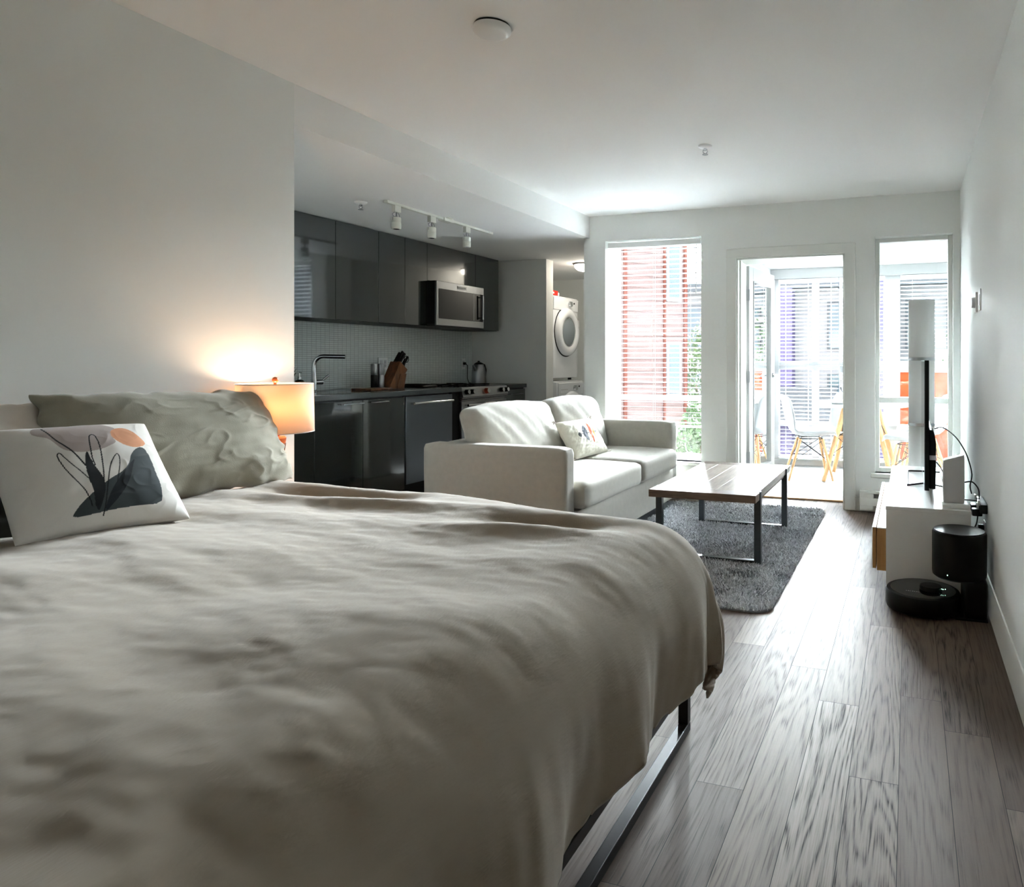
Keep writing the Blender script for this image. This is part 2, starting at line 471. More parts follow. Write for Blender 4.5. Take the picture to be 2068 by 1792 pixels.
def build_floor():
    ends = {0: 2.553, 1: 2.357, -1: 2.013, -2: 2.43, -3: 2.675, 2: 1.996, -4: 3.128}
    rnd = random.Random(11)
    vs = []; fs = []; offs = []; tones = []
    k0 = math.floor((-4.75 - PX0) / PW); k1 = math.ceil((0.5 - PX0) / PW)
    for k in range(k0, k1):
        xa = PX0 + k * PW; xb = xa + PW
        yend = 5.93 if xb > -2.74 else min(8.5, 5.93 + (-2.74 - xb) * 2.47)
        y = ends.get(k, rnd.uniform(1.0, 2.6)); seams = [y]
        while y < yend:
            y += rnd.uniform(1.1, 1.9); seams.append(y)
        y = seams[0]
        while y > -1.75:
            y -= rnd.uniform(1.1, 1.9); seams.insert(0, y)
        for ya, yb in zip(seams[:-1], seams[1:]):
            ya = max(ya, -1.75); yb = min(yb, yend)
            if yb - ya < 0.02: continue
            o = len(vs); e = 0.0009
            vs += [(xa + e, ya + e, 0), (xb - e, ya + e, 0), (xb - e, yb - e, 0), (xa + e, yb - e, 0)]
            fs.append((o, o + 1, o + 2, o + 3))
            t = (rnd.uniform(-40, 40), rnd.uniform(-40, 40), rnd.uniform(-9, 9))
            tone = rnd.random() ** 0.9; fig = 0.34 + 0.66 * rnd.random() ** 1.7
            offs += [t] * 4; tones += [(tone, fig, 0, 1)] * 4
    mb = MB().add(vs, fs)
    o = struct('floor', mb, M['floor'], smooth=False)
    at = o.data.attributes.new('off', 'FLOAT_VECTOR', 'POINT'); at.data.foreach_set('vector', np.array(offs, 'f').ravel())
    at = o.data.attributes.new('tone', 'FLOAT_COLOR', 'POINT'); at.data.foreach_set('color', np.array(tones, 'f').ravel())
    o2 = struct('floor_base', B(-4.75, 0.5, -1.75, 5.93, -0.12, -0.0025).box(-4.75, -3.1, 5.93, 7.0, -0.12, -0.0025).box(-4.75, -3.6, 7.0, 8.5, -0.12, -0.0025), M['gap'], o, smooth=False)
build_floor()

struct('ceiling', B(L, R + 0.12, -1.7, DO, H, H + 0.12), M['ceiling'])
struct('ceiling_kitchen', MB().prism([(-4.72, 2.48), (L, 2.48), (L, DO), (-2.735, DO), (-3.74, 8.52), (-4.72, 8.52)], (0, 0, KB), (1, 0, 0), (0, 1, 0), (0, 0, H + 0.12 - KB)), M['ceiling'], smooth=False)
struct('wall_left', B(L - 0.12, L, -1.7, 2.48, 0, H), M['wall'])
struct('wall_kitchen_near', B(-4.72, L - 0.12, 2.36, 2.48, 0, H), M['wall'])
struct('wall_kitchen_back', B(-4.72, KX, 2.48, 8.52, 0, KB), M['wall'])
struct('wall_kitchen_end', B(KX, -3.665, KE, KE + 0.15, 0, KB), M['wall'])
struct('wall_laundry_back', B(KX, -3.7, 8.4, 8.52, 0, KB), M['wall'])
struct('wall_laundry_side', MB().prism([(-2.735, DO), (-2.69, DO), (-3.70, 8.52), (-3.745, 8.52)], (0, 0, -0.12), (1, 0, 0), (0, 1, 0), (0, 0, KB + 0.12)), M['wall'], smooth=False)
struct('wall_right', B(R, R + 0.12, -1.7, DO, 0, H), M['wall'])
struct('wall_rear', B(L, R, -1.7, -1.58, 0, H), M['wall'])
W1 = (-2.529, -1.652, 0.318, 2.22); DR = (-1.354, -0.473, 0.0, 2.02); W2 = (-0.249, 0.315, 0.30, 2.129)
ww = MB()
for a, b in ((-2.735, W1[0]), (W1[1], DR[0]), (DR[1], W2[0]), (W2[1], R)):
    ww.box(a, b, D, DO, 0, H)
for w in (W1, W2): ww.box(w[0], w[1], D, DO, 0, w[2]); ww.box(w[0], w[1], D, DO, w[3], H)
ww.box(DR[0], DR[1], D, DO, DR[3], H)
struct('wall_window', ww, M['wall'])
struct('wall_backsplash', B(KX, KX + 0.008, 2.5, KE, 0.9, 1.51), M['tile'])

# baseboards and casings
bb = MB().prism([(0, 0), (0.016, 0), (0.016, 0.105), (0.006, 0.135), (0, 0.135)], (R, -1.58, 0), (-1, 0, 0), (0, 0, 1), (0, D + 1.58, 0))
struct('baseboard_right', bb, M['trim'])
struct('baseboard_window', B(W1[0] - 0.2, DR[0] - 0.075, D - 0.014, D, 0, 0.11).box(DR[1] + 0.075, R - 0.016, D - 0.014, D, 0, 0.11), M['trim'], bevel=0.003)
struct('baseboard_left', B(L, L + 0.014, -1.58, 2.48, 0, 0.11), M['trim'], bevel=0.003)
cs = MB()
for x0, x1 in ((DR[0] - 0.078, DR[0] + 0.008), (DR[1] - 0.008, DR[1] + 0.078)):
    cs.box(x0, x1, D - 0.016, D, 0, DR[3] + 0.0)
cs.box(DR[0] - 0.078, DR[1] + 0.078, D - 0.016, D, DR[3] - 0.008, DR[3] + 0.075)
struct('trim_1', cs, M['trim'], bevel=0.005)
jb = B(DR[0], DR[0] + 0.018, D, DO, 0, DR[3]).box(DR[1] - 0.018, DR[1], D, DO, 0, DR[3]).box(DR[0], DR[1], D, DO, DR[3] - 0.018, DR[3])
jb.box(DR[0] + 0.018, DR[0] + 0.03, D + 0.06, D + 0.1, 0, DR[3] - 0.018)
struct('trim_2', jb, M['trim'])
struct('trim_3', B(DR[0], DR[1], DO - 0.035, DO + 0.02, 0.0, 0.014), M['tan'], bevel=0.004)   # threshold strip
struct('trim_4', B(W2[0] - 0.03, W2[1] + 0.045, D - 0.035, D + 0.08, W2[2] - 0.032, W2[2]), M['trim'], bevel=0.004)
struct('trim_5', B(W1[0] - 0.03, W1[1] + 0.03, D - 0.03, D + 0.1, W1[2] - 0.03, W1[2]), M['trim'], bevel=0.004)

# windows
def frame_rect(mb, x0, x1, y0, y1, z0, z1, t):
    mb.box(x0, x0 + t, y0, y1, z0, z1); mb.box(x1 - t, x1, y0, y1, z0, z1)
    mb.box(x0 + t, x1 - t, y0, y1, z0, z0 + t); mb.box(x0 + t, x1 - t, y0, y1, z1 - t, z1)
    return mb

def window_unit(name, w, y, zm, t=0.035):
    mb = frame_rect(MB(), w[0], w[1], y, y + 0.07, w[2], w[3], t)
    mb.box(w[0] + t, w[1] - t, y, y + 0.07, zm - 0.022, zm + 0.022)
    o = struct(name, mb, M['trim'], bevel=0.003)
    obj('pane', B(w[0] + t, w[1] - t, y + 0.03, y + 0.034, zm + 0.022, w[3] - t), M['glass'], o, smooth=False)
    obj('pane', B(w[0] + t, w[1] - t, y + 0.03, y + 0.034, w[2] + t, zm - 0.022), M['glass'], o, smooth=False)
    return o
w1 = window_unit('window_1', W1, 5.80, 0.84)
# crank of the lower sash
cx = W1[1] - 0.17
ck = MB().rbox((cx, 5.785, W1[2] + 0.045), (0.028, 0.015, 0.01), 0.006, 4)
ck.tube([(cx, 5.78, W1[2] + 0.05), (cx - 0.012, 5.765, W1[2] + 0.08), (cx - 0.02, 5.76, W1[2] + 0.135)], 0.006, 8)
obj('crank_handle', ck, M['greyplastic'], w1, merge=True)
w2 = window_unit('window_2', W2, 5.70, 0.862, 0.03)

# ------------------------------------------------------------------ sunroom
SY = 7.9; SZ = 2.2; SXL = -1.5; SXR = 1.0
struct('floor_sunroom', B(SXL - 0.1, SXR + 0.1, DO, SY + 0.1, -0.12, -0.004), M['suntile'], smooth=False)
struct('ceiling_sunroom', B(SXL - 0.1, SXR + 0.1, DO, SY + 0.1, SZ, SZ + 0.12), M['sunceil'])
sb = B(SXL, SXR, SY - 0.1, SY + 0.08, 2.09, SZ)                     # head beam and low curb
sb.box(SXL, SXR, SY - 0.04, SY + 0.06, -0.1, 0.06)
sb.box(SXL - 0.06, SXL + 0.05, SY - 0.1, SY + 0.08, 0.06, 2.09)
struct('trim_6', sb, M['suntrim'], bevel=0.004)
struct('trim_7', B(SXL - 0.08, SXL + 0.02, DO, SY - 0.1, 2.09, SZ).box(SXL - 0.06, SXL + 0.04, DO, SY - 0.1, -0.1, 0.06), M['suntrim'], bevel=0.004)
def glazing(name, posts, y, z0, z1, rails):
    mb = MB(); t = 0.03
    for a, b in posts: mb.box(a, b, y - 0.02, y + 0.05, z0, z1)
    for a, b in rails: mb.box(posts[0][0], posts[-1][1], y - 0.015, y + 0.045, a, b)
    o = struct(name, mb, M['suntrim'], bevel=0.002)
    for (a, b), (c, d) in zip(posts[:-1], posts[1:]):
        obj('pane', B(b, c, y + 0.012, y + 0.016, z0, z1), M['glass'], o, smooth=False)
    return o
glazing('window_3', [(-1.45, -1.40), (-1.03, -0.96), (-0.73, -0.66), (-0.262, -0.09), (0.42, 0.47), (0.95, 1.0)], SY, 0.06, 2.09, [(0.06, 0.1), (0.44, 0.48), (1.07, 1.165), (2.05, 2.09)])
lg = MB()
for a, b in ((DO, DO + 0.04), (6.55, 6.62), (7.2, 7.27), (7.76, 7.8)): lg.box(SXL - 0.05, SXL + 0.02, a, b, 0.06, 2.09)
lg.box(SXL - 0.045, SXL + 0.015, DO, 7.8, 0.44, 0.48)
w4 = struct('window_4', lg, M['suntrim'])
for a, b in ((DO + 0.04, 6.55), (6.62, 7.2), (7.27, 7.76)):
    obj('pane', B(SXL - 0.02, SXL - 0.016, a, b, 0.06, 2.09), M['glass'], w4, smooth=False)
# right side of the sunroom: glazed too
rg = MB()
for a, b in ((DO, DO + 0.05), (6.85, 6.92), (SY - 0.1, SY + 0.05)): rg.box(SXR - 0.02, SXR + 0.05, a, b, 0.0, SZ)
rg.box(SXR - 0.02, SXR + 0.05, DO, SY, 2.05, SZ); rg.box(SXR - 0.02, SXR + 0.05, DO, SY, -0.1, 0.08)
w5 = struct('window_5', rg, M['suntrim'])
obj('pane', B(SXR + 0.01, SXR + 0.014, DO + 0.05, 6.85, 0.08, 2.05), M['glass'], w5, smooth=False)
obj('pane', B(SXR + 0.01, SXR + 0.014, 6.92, SY - 0.1, 0.08, 2.05), M['glass'], w5, smooth=False)

# balcony door leaf, open into the sunroom
def door_leaf():
    a = Vector((-1.337, 5.945, 0)); e = Vector((-1.255, 6.70, 0)); W = (e - a).length
    u = (e - a).normalized(); n = Vector((u.y, -u.x, 0))             # n faces the opening (+X)
    mb = MB(); t = 0.021
    def slab(u0, u1, z0, z1, th=t):
        c = a + u * ((u0 + u1) / 2); mb.obox((c.x, c.y, (z0 + z1) / 2), u * ((u1 - u0) / 2), n * th, (0, 0, (z1 - z0) / 2))
    slab(0, 0.115, 0.012, 1.995); slab(W - 0.115, W, 0.012, 1.995)
    slab(0.115, W - 0.115, 1.875, 1.995); slab(0.115, W - 0.115, 0.012, 0.20)
    for (u0, u1, z0, z1) in ((0.115, 0.13, 0.2, 1.875), (W - 0.13, W - 0.115, 0.2, 1.875), (0.13, W - 0.13, 1.86, 1.875), (0.13, W - 0.13, 0.2, 0.215)):
        slab(u0, u1, z0, z1, 0.027)
    d = struct('door_1', mb, M['suntrim'], bevel=0.003)
    g = MB(); c = a + u * (W / 2); g.obox((c.x, c.y, 1.0375), u * (W / 2 - 0.128), n * 0.003, (0, 0, 0.83))
    obj('pane', g, M['glass'], d, smooth=False)
    hb = MB()
    hp = a + u * (W - 0.06)
    for sg in (1, -1):
        q = hp + n * sg * 0.021
        hb.cyl((q.x, q.y, 1.03), (q.x + n.x * sg * 0.012, q.y + n.y * sg * 0.012, 1.03), 0.026)
        q2 = q + n * sg * 0.045; q3 = q2 - u * 0.115
        hb.tube([(q.x, q.y, 1.03), (q2.x, q2.y, 1.03), (q2.x - u.x * 0.02, q2.y - u.y * 0.02, 1.03), (q3.x, q3.y, 1.027)], 0.009, 10)
    obj('door_handle', hb, M['steel'], d)
    for z in (0.33, 1.03, 1.74):
        hm = MB().obox((a.x + 0.004, a.y - 0.012, z), (0.022, 0, 0), (0, 0.003, 0), (0, 0, 0.05)).cyl((a.x + 0.024, a.y - 0.016, z - 0.05), (a.x + 0.024, a.y - 0.016, z + 0.05), 0.007)
        obj('hinge', hm, M['steel'], d)
door_leaf()

def venetian(label, along, p0, p1, pos, ztop, zbot, group, tilt=0.2, wand=False, pitch=0.0425, loose=0):
    """slatted blind hung along X (along='X') or Y"""
    def P(a, d, z): return (a, pos + d, z) if along == 'X' else (pos + d, a, z)
    def bx(mb, a0, a1, d0, d1, z0, z1):
        q0 = P(a0, d0, z0); q1 = P(a1, d1, z1); return mb.box(q0[0], q1[0], q0[1], q1[1], q0[2], q1[2])
    mid = P((p0 + p1) / 2, 0, zbot)
    t = thing('venetian_blind', label, 'blind', mid, 0, group)
    obj('headrail', bx(MB(), p0, p1, -0.028, 0.028, ztop - 0.045, ztop), M['white'], t, bevel=0.003)
    sl = MB(); z = ztop - 0.075; hw = 0.024
    while z > zbot + 0.03:
        dz = math.sin(tilt) * hw; dd = math.cos(tilt) * hw
        prof = [(-dd, dz), (-dd * 0.4, dz * 0.4 + 0.003), (dd * 0.4, -dz * 0.4 + 0.003), (dd, -dz)]
        vs = [P(p0 + 0.004, d, z + q) for d, q in prof] + [P(p1 - 0.004, d, z + q) for d, q in prof]
        vs += [(v[0], v[1], v[2] - 0.0022) for v in vs]
        fs = []
        for i in range(3):
            fs.append((i, i + 1, 5 + i, 4 + i)); fs.append((8 + i, 12 + i, 13 + i, 9 + i))
        fs += [(0, 4, 12, 8), (3, 11, 15, 7), (0, 8, 9, 1), (1, 9, 10, 2), (2, 10, 11, 3), (4, 5, 13, 12), (5, 6, 14, 13), (6, 7, 15, 14)]
        sl.add(vs, fs); z -= pitch
    obj('slats', sl, M['blind'], t)
    obj('bottom_rail', bx(MB(), p0 + 0.002, p1 - 0.002, -0.024, 0.024, zbot, zbot + 0.018), M['white'], t, bevel=0.003)
    cd = MB(); n = 3 if p1 - p0 > 0.5 else 2
    for i in range(n):
        a = p0 + (p1 - p0) * (0.12 + 0.76 * i / (n - 1))
        for d in (-0.025, 0.025): cd.tube([P(a, d, ztop - 0.05), P(a, d, zbot + 0.01)], 0.0009, 5)
    obj('cord', cd, M['offwhite'], t)
    if wand:
        a = p1 - 0.035
        wd = MB().tube([P(a, -0.034, ztop - 0.05), P(a, -0.036, ztop - 0.43)], 0.0035, 8).tube([P(a, -0.036, ztop - 0.43), P(a, -0.036, ztop - 0.47)], 0.006, 8)
        obj('tilt_wand', wd, M['greyplastic'], t)
    return t
venetian('white venetian blind with tilt wand in the tall window behind the sofa', 'X', -2.515, -1.665, 5.655, 2.205, 0.60, None, 0.08, True)
venetian('white full-length blind at the sunroom back, behind the balcony chair', 'X', -1.395, -0.735, SY - 0.06, 2.085, 0.07, None, 0.12)
venetian('white full-length blind at the sunroom back, right of the other, behind the round table', 'X', -0.725, -0.245, SY - 0.06, 2.085, 0.07, None, 0.12)
venetian('half-raised white blind above the orange siding, behind the column lamp', 'X', -0.085, 0.93, SY - 0.06, 2.085, 1.19, None, 0.05)
venetian('white blind glimpsed through the hinge gap of the open balcony door', 'Y', 6.0, 7.7, SXL + 0.05, 2.085, 0.07, None, 0.2)

# ------------------------------------------------------------------ dining set in the sunroom
def make_chair(label):
    t = thing('dining_chair', label, 'chair', (0, 0, 0), 0, 'moulded white dining chairs')
    prof = [(0.245, 0.437), (0.225, 0.446), (0.17, 0.445), (0.09, 0.436), (0.0, 0.430), (-0.08, 0.432), (-0.145, 0.447), (-0.19, 0.485), (-0.215, 0.54), (-0.235, 0.61), (-0.255, 0.69), (-0.272, 0.77), (-0.285, 0.82), (-0.297, 0.835)]
    wid = [0.17, 0.195, 0.215, 0.228, 0.235, 0.238, 0.238, 0.235, 0.228, 0.218, 0.205, 0.19, 0.165, 0.13]
    def fn(u, v):
        k = v * (len(prof) - 1); i = min(int(k), len(prof) - 2); fr = k - i
        fr2 = fr * fr * (3 - 2 * fr) * 0.3 + fr * 0.7
        x = prof[i][0] * (1 - fr2) + prof[i + 1][0] * fr2; z = prof[i][1] * (1 - fr2) + prof[i + 1][1] * fr2
        w = wid[i] * (1 - fr) + wid[i + 1] * fr
        s = 2 * u - 1; e = abs(s) ** 2.6
        up = sstep(0.0, 0.12, v) * (1 - sstep(0.35, 0.75, v)); fw = sstep(0.4, 0.75, v) * (1 - 0.5 * sstep(0.85, 1, v))
        return (x + 0.075 * e * fw, s * w, z + 0.06 * e * up)
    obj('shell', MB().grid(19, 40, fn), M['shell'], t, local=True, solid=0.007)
    tops = [(0.115, 0.10), (0.115, -0.10), (-0.10, 0.10), (-0.10, -0.10)]
    bots = [(0.20, 0.20), (0.20, -0.20), (-0.225, 0.20), (-0.225, -0.20)]
    for (a, b), (c, d) in zip(tops, bots):
        obj('leg', MB().cyl((a, b, 0.405), (c, d, 0.008), 0.0155, 0.0115, 14), M['dowel'], t, local=True)
    w = MB()
    def onleg(i, f): return (tops[i][0] * (1 - f) + bots[i][0] * f, tops[i][1] * (1 - f) + bots[i][1] * f, 0.405 * (1 - f))
    for i, j in ((0, 1), (2, 3), (0, 2), (1, 3)):
        w.tube([onleg(i, 0.03), onleg(j, 0.5)], 0.0032, 6); w.tube([onleg(j, 0.03), onleg(i, 0.5)], 0.0032, 6)
    for i in range(4):
        p = onleg(i, 0.0); w.tube([(p[0], p[1], 0.38), (p[0], p[1], 0.415), (p[0] * 0.6, p[1] * 0.8, 0.428)], 0.004, 6)
    for s in (-1, 1): w.tube([(0.12, s * 0.1, 0.408), (-0.10, s * 0.1, 0.408)], 0.004, 6)
    for x in (0.115, -0.1): w.tube([(x, -0.1, 0.408), (x, 0.1, 0.408)], 0.004, 6)
    obj('wire_brace', w, M['blackmat'], t, local=True)
    return t
ch = make_chair('white moulded chair seen side on in the open doorway, left of the round table')
ch.location = (-0.94, 7.0, -0.004); ch.rotation_euler = (0, 0, 0.27)
copy_tree(ch, (0.03, 6.78, -0.004), PI - 0.12, 'white moulded chair seen through the lower pane, just left of the column lamp')
copy_tree(ch, (-0.60, 7.47, -0.004), -PI / 2 - 0.1, 'white moulded chair on the far side of the round table, before the blinds')
copy_tree(ch, (0.13, 7.42, -0.004), PI + 0.1, 'white moulded chair behind another, only its seat showing through the lower pane')

def dining_table():
    cx, cy = -0.45, 7.18
    t = thing('dining_table', 'round white dining table on thick beech legs in the sunroom', 'table', (cx, cy, -0.004))
    obj('tabletop', MB().lathe([(0.0001, 0.722), (0.46, 0.722), (0.485, 0.733), (0.49, 0.742), (0.487, 0.75), (0.0001, 0.75)], (cx, cy, 0), 64, cap=False), M['whitegloss'], t)
    for k in range(4):
        a = math.radians(222 + 90 * k)
        obj('leg', MB().cyl((cx + 0.2 * math.cos(a), cy + 0.2 * math.sin(a), 0.715), (cx + 0.455 * math.cos(a), cy + 0.455 * math.sin(a), -0.004), 0.027, 0.02, 18), M['dowel'], t)
    br = MB()
    for k in range(4):
        a = math.radians(222 + 90 * k); b = math.radians(222 + 90 * (k + 1))
        p = lambda an, f: (cx + (0.2 + 0.255 * f) * math.cos(an), cy + (0.2 + 0.255 * f) * math.sin(an), 0.715 * (1 - f))
        br.tube([p(a, 0.05), p(b, 0.42)], 0.004, 6); br.tube([p(b, 0.05), p(a, 0.42)], 0.004, 6)
    br.lathe([(0.19, 0.70), (0.21, 0.70), (0.21, 0.722), (0.19, 0.722), (0.19, 0.70)], (cx, cy, 0), 32, cap=False)
    obj('wire_brace', br, M['blackmat'], t)
dining_table()
pl = MB().lathe([(0.0001, 0.752), (0.075, 0.752), (0.09, 0.757), (0.135, 0.768), (0.137, 0.771), (0.09, 0.761), (0.0001, 0.757)], (-0.64, 6.98, 0), 48, cap=False)
tag(obj('plate', pl, M['white'], loc=(-0.64, 6.98, 0.752)), 'white dinner plate on the near edge of the round table', 'plate')
nb = MB().grid(10, 10, lambda u, v: (-0.66 + (u - .5) * 0.15, 6.97 + (v - .5) * 0.13, 0.764 + 0.014 * abs(math.sin(u * 7 + v * 3)) + 0.012 * v))
tag(obj('napkin', nb, M['whitelinen'], loc=(-0.66, 6.97, 0.764), solid=0.003), 'folded pale napkin on the plate', 'napkin')
wg = thing('wine_glass', 'clear wine glass standing on the round table', 'glass', (-0.62, 7.22, 0.75))
obj('bowl', MB().lathe([(0.004, 0.845), (0.025, 0.856), (0.04, 0.885), (0.043, 0.92), (0.036, 0.975), (0.0345, 0.975), (0.0415, 0.92), (0.0385, 0.887), (0.022, 0.86), (0.0001, 0.853)], (-0.62, 7.22, 0), 32, cap=False), M['wineglass'], wg)
obj('stem', MB().lathe([(0.0045, 0.845), (0.0035, 0.80), (0.005, 0.762), (0.034, 0.752), (0.0345, 0.7505), (0.0001, 0.7505)], (-0.62, 7.22, 0), 24, cap=False), M['wineglass'], wg)

# ------------------------------------------------------------------ kitchen
CF = -4.18; BF = -3.92; KS = 0.9755
def upper(y0, y1, z0, label, split=None, ajar=0.0):
    t = thing('wall_cabinet', label, 'cabinet', (CF - 0.16, (y0 + y1) / 2, z0), 0, 'gloss charcoal wall cabinets')
    obj('body', B(KX + 0.009, CF - 0.02, y0 + 0.001, y1 - 0.001, z0, KB - 0.002), M['cabin'], t, smooth=False)
    ys = [y0, y1] if not split else [y0, split, y1]
    for a, b in zip(ys[:-1], ys[1:]):
        dm = B(CF - 0.019, CF, a + 0.0018, b - 0.0018, z0 + 0.002, KB - 0.006)
        if ajar:
            dm.v = [(x + (b - y) * math.sin(ajar), y, z) for x, y, z in dm.v]
        obj('door', dm, M['cab'], t, bevel=0.0015)
UZ = 1.487
upper(3.687, 4.248, UZ, 'gloss charcoal wall cabinet beside the bedroom wall edge, reflecting a window')
upper(4.248, 4.707, UZ, 'plain wide gloss charcoal wall cabinet, second from the bedroom wall edge')
upper(4.707, 5.025, UZ, 'narrow gloss charcoal wall cabinet, second to the left of the microwave')
upper(5.025, 5.322, UZ, 'narrow gloss charcoal wall cabinet directly left of the microwave')
upper(5.322, 6.068, 1.906, 'short gloss charcoal wall cabinet directly above the microwave')
upper(6.068, 6.49, UZ, 'gloss charcoal wall cabinet right of the microwave, at the kitchen end wall')

def base_unit(y0, y1, label, handle=None, drawers=0):
    t = thing('base_cabinet', label, 'cabinet', (-4.26, (y0 + y1) / 2, 0), 0, 'gloss charcoal base cabinets')
    obj('body', B(KX + 0.009, BF - 0.02, y0 + 0.001, y1 - 0.001, 0.10, 0.884).box(KX + 0.02, BF - 0.07, y0 + 0.001, y1 - 0.001, 0.0, 0.10), M['cabin'], t, smooth=False)
    zs = [(0.115, 0.872)] if not drawers else [(0.115, 0.36), (0.364, 0.61), (0.614, 0.872)]
    for z0, z1 in zs:
        d = obj('drawer' if drawers else 'door', B(BF - 0.019, BF, y0 + 0.0018, y1 - 0.0018, z0, z1), M['cab'], t, bevel=0.0015)
        hh = handle if handle else (y0 + 0.08, y1 - 0.08)
        zz = z1 - 0.022 if not drawers else z1 - 0.05
        hb = MB().box(BF + 0.02, BF + 0.03, hh[0], hh[1], zz - 0.004, zz + 0.004)
        for yy in (hh[0] + 0.012, hh[1] - 0.012): hb.box(BF, BF + 0.022, yy - 0.004, yy + 0.004, zz - 0.004, zz + 0.004)
        obj('handle', hb, M['steel'], d, bevel=0.001)
base_unit(3.2, 3.794, 'gloss charcoal base cabinet mostly hidden behind the bedside lamp', (3.3, 3.5))
base_unit(3.794, 4.248, 'gloss charcoal base cabinet with streaky reflection, bar handle at its right top', (4.03, 4.236))
base_unit(4.248, 4.707, 'gloss charcoal base cabinet directly left of the dishwasher', (4.325, 4.497))
base_unit(6.232, 6.598, 'narrow dark drawer cabinet right of the oven range', None, 3)

ct = thing('countertop', 'dark stone worktop running along the kitchen wall', 'countertop', (-4.25, 4.4, 0.885))
cm = MB().prism([(3.1, -4.59), (5.452, -4.59), (5.452, -3.9), (3.1, -3.9)], (0, 0, 0.885), (0, 1, 0), (1, 0, 0), (0, 0, 0.04))
cm.box(-4.59, -3.9, 6.224, 6.598, 0.885, 0.925)
obj('slab', cm, M['counter'], ct, bevel=0.002)
sk = frame_rect(MB(), -4.37, -4.0, 0, 1, 0, 1, 0.01) if False else MB()
sk.box(-4.38, -4.0, 3.95, 4.45, 0.9252, 0.9262)
obj('sink_rim', sk, M['blackgloss'], ct, smooth=False)

def dishwasher():
    y0, y1 = 4.715, 5.33
    t = thing('dishwasher', 'stainless dishwasher with long bar handle, left of the range', 'dishwasher', (-4.25, 5.02, 0))
    obj('body', B(-4.55, BF - 0.03, y0 + 0.005, y1 - 0.005, 0.1, 0.882).box(-4.5, BF - 0.08, y0 + 0.02, y1 - 0.02, 0.0, 0.1), M['black'], t, smooth=False)
    d = obj('door', B(BF - 0.028, BF + 0.006, y0 + 0.002, y1 - 0.002, 0.15, 0.872), M['dwsteel'], t, bevel=0.003)
    hb = MB().cyl((BF + 0.05, y0 + 0.05, 0.815), (BF + 0.05, y1 - 0.05, 0.815), 0.0115)
    for y in (y0 + 0.065, y1 - 0.065): hb.cyl((BF, y, 0.815), (BF + 0.05, y, 0.815), 0.008, n=12)
    obj('handle', hb, M['chrome'], d)
    pl = obj('badge', B(BF + 0.006, BF + 0.009, 4.98, 5.12, 0.228, 0.254), M['steel'], d, bevel=0.001)
    obj('lettering', text_mesh('KitchenAid', 0.02, (BF + 0.0095, 5.05, 0.2345)), M['black'], d, smooth=False)
def text_mesh(s, size, c):
    """text lying in the YZ plane facing +X, as mesh data"""
    cu = bpy.data.curves.new('txt', 'FONT'); cu.body = s; cu.size = size; cu.align_x = 'CENTER'; cu.resolution_u = 2
    o = bpy.data.objects.new('txt', cu); COL.objects.link(o)
    dg = bpy.context.evaluated_depsgraph_get(); dg.update()
    me = o.evaluated_get(dg).to_mesh()
    mb = MB().add([(c[0], c[1] + v.co.x, c[2] + v.co.y) for v in me.vertices], [tuple(p.vertices) for p in me.polygons])
    o.evaluated_get(dg).to_mesh_clear(); bpy.data.objects.remove(o); bpy.data.curves.remove(cu)
    return mb
dishwasher()
tag(obj('filler_panel', B(-4.5, BF - 0.01, 5.334, 5.452, 0.0, 0.884), M['black'], loc=(-4.2, 5.39, 0), bevel=0.001), 'narrow black filler panel between dishwasher and range', 'panel')

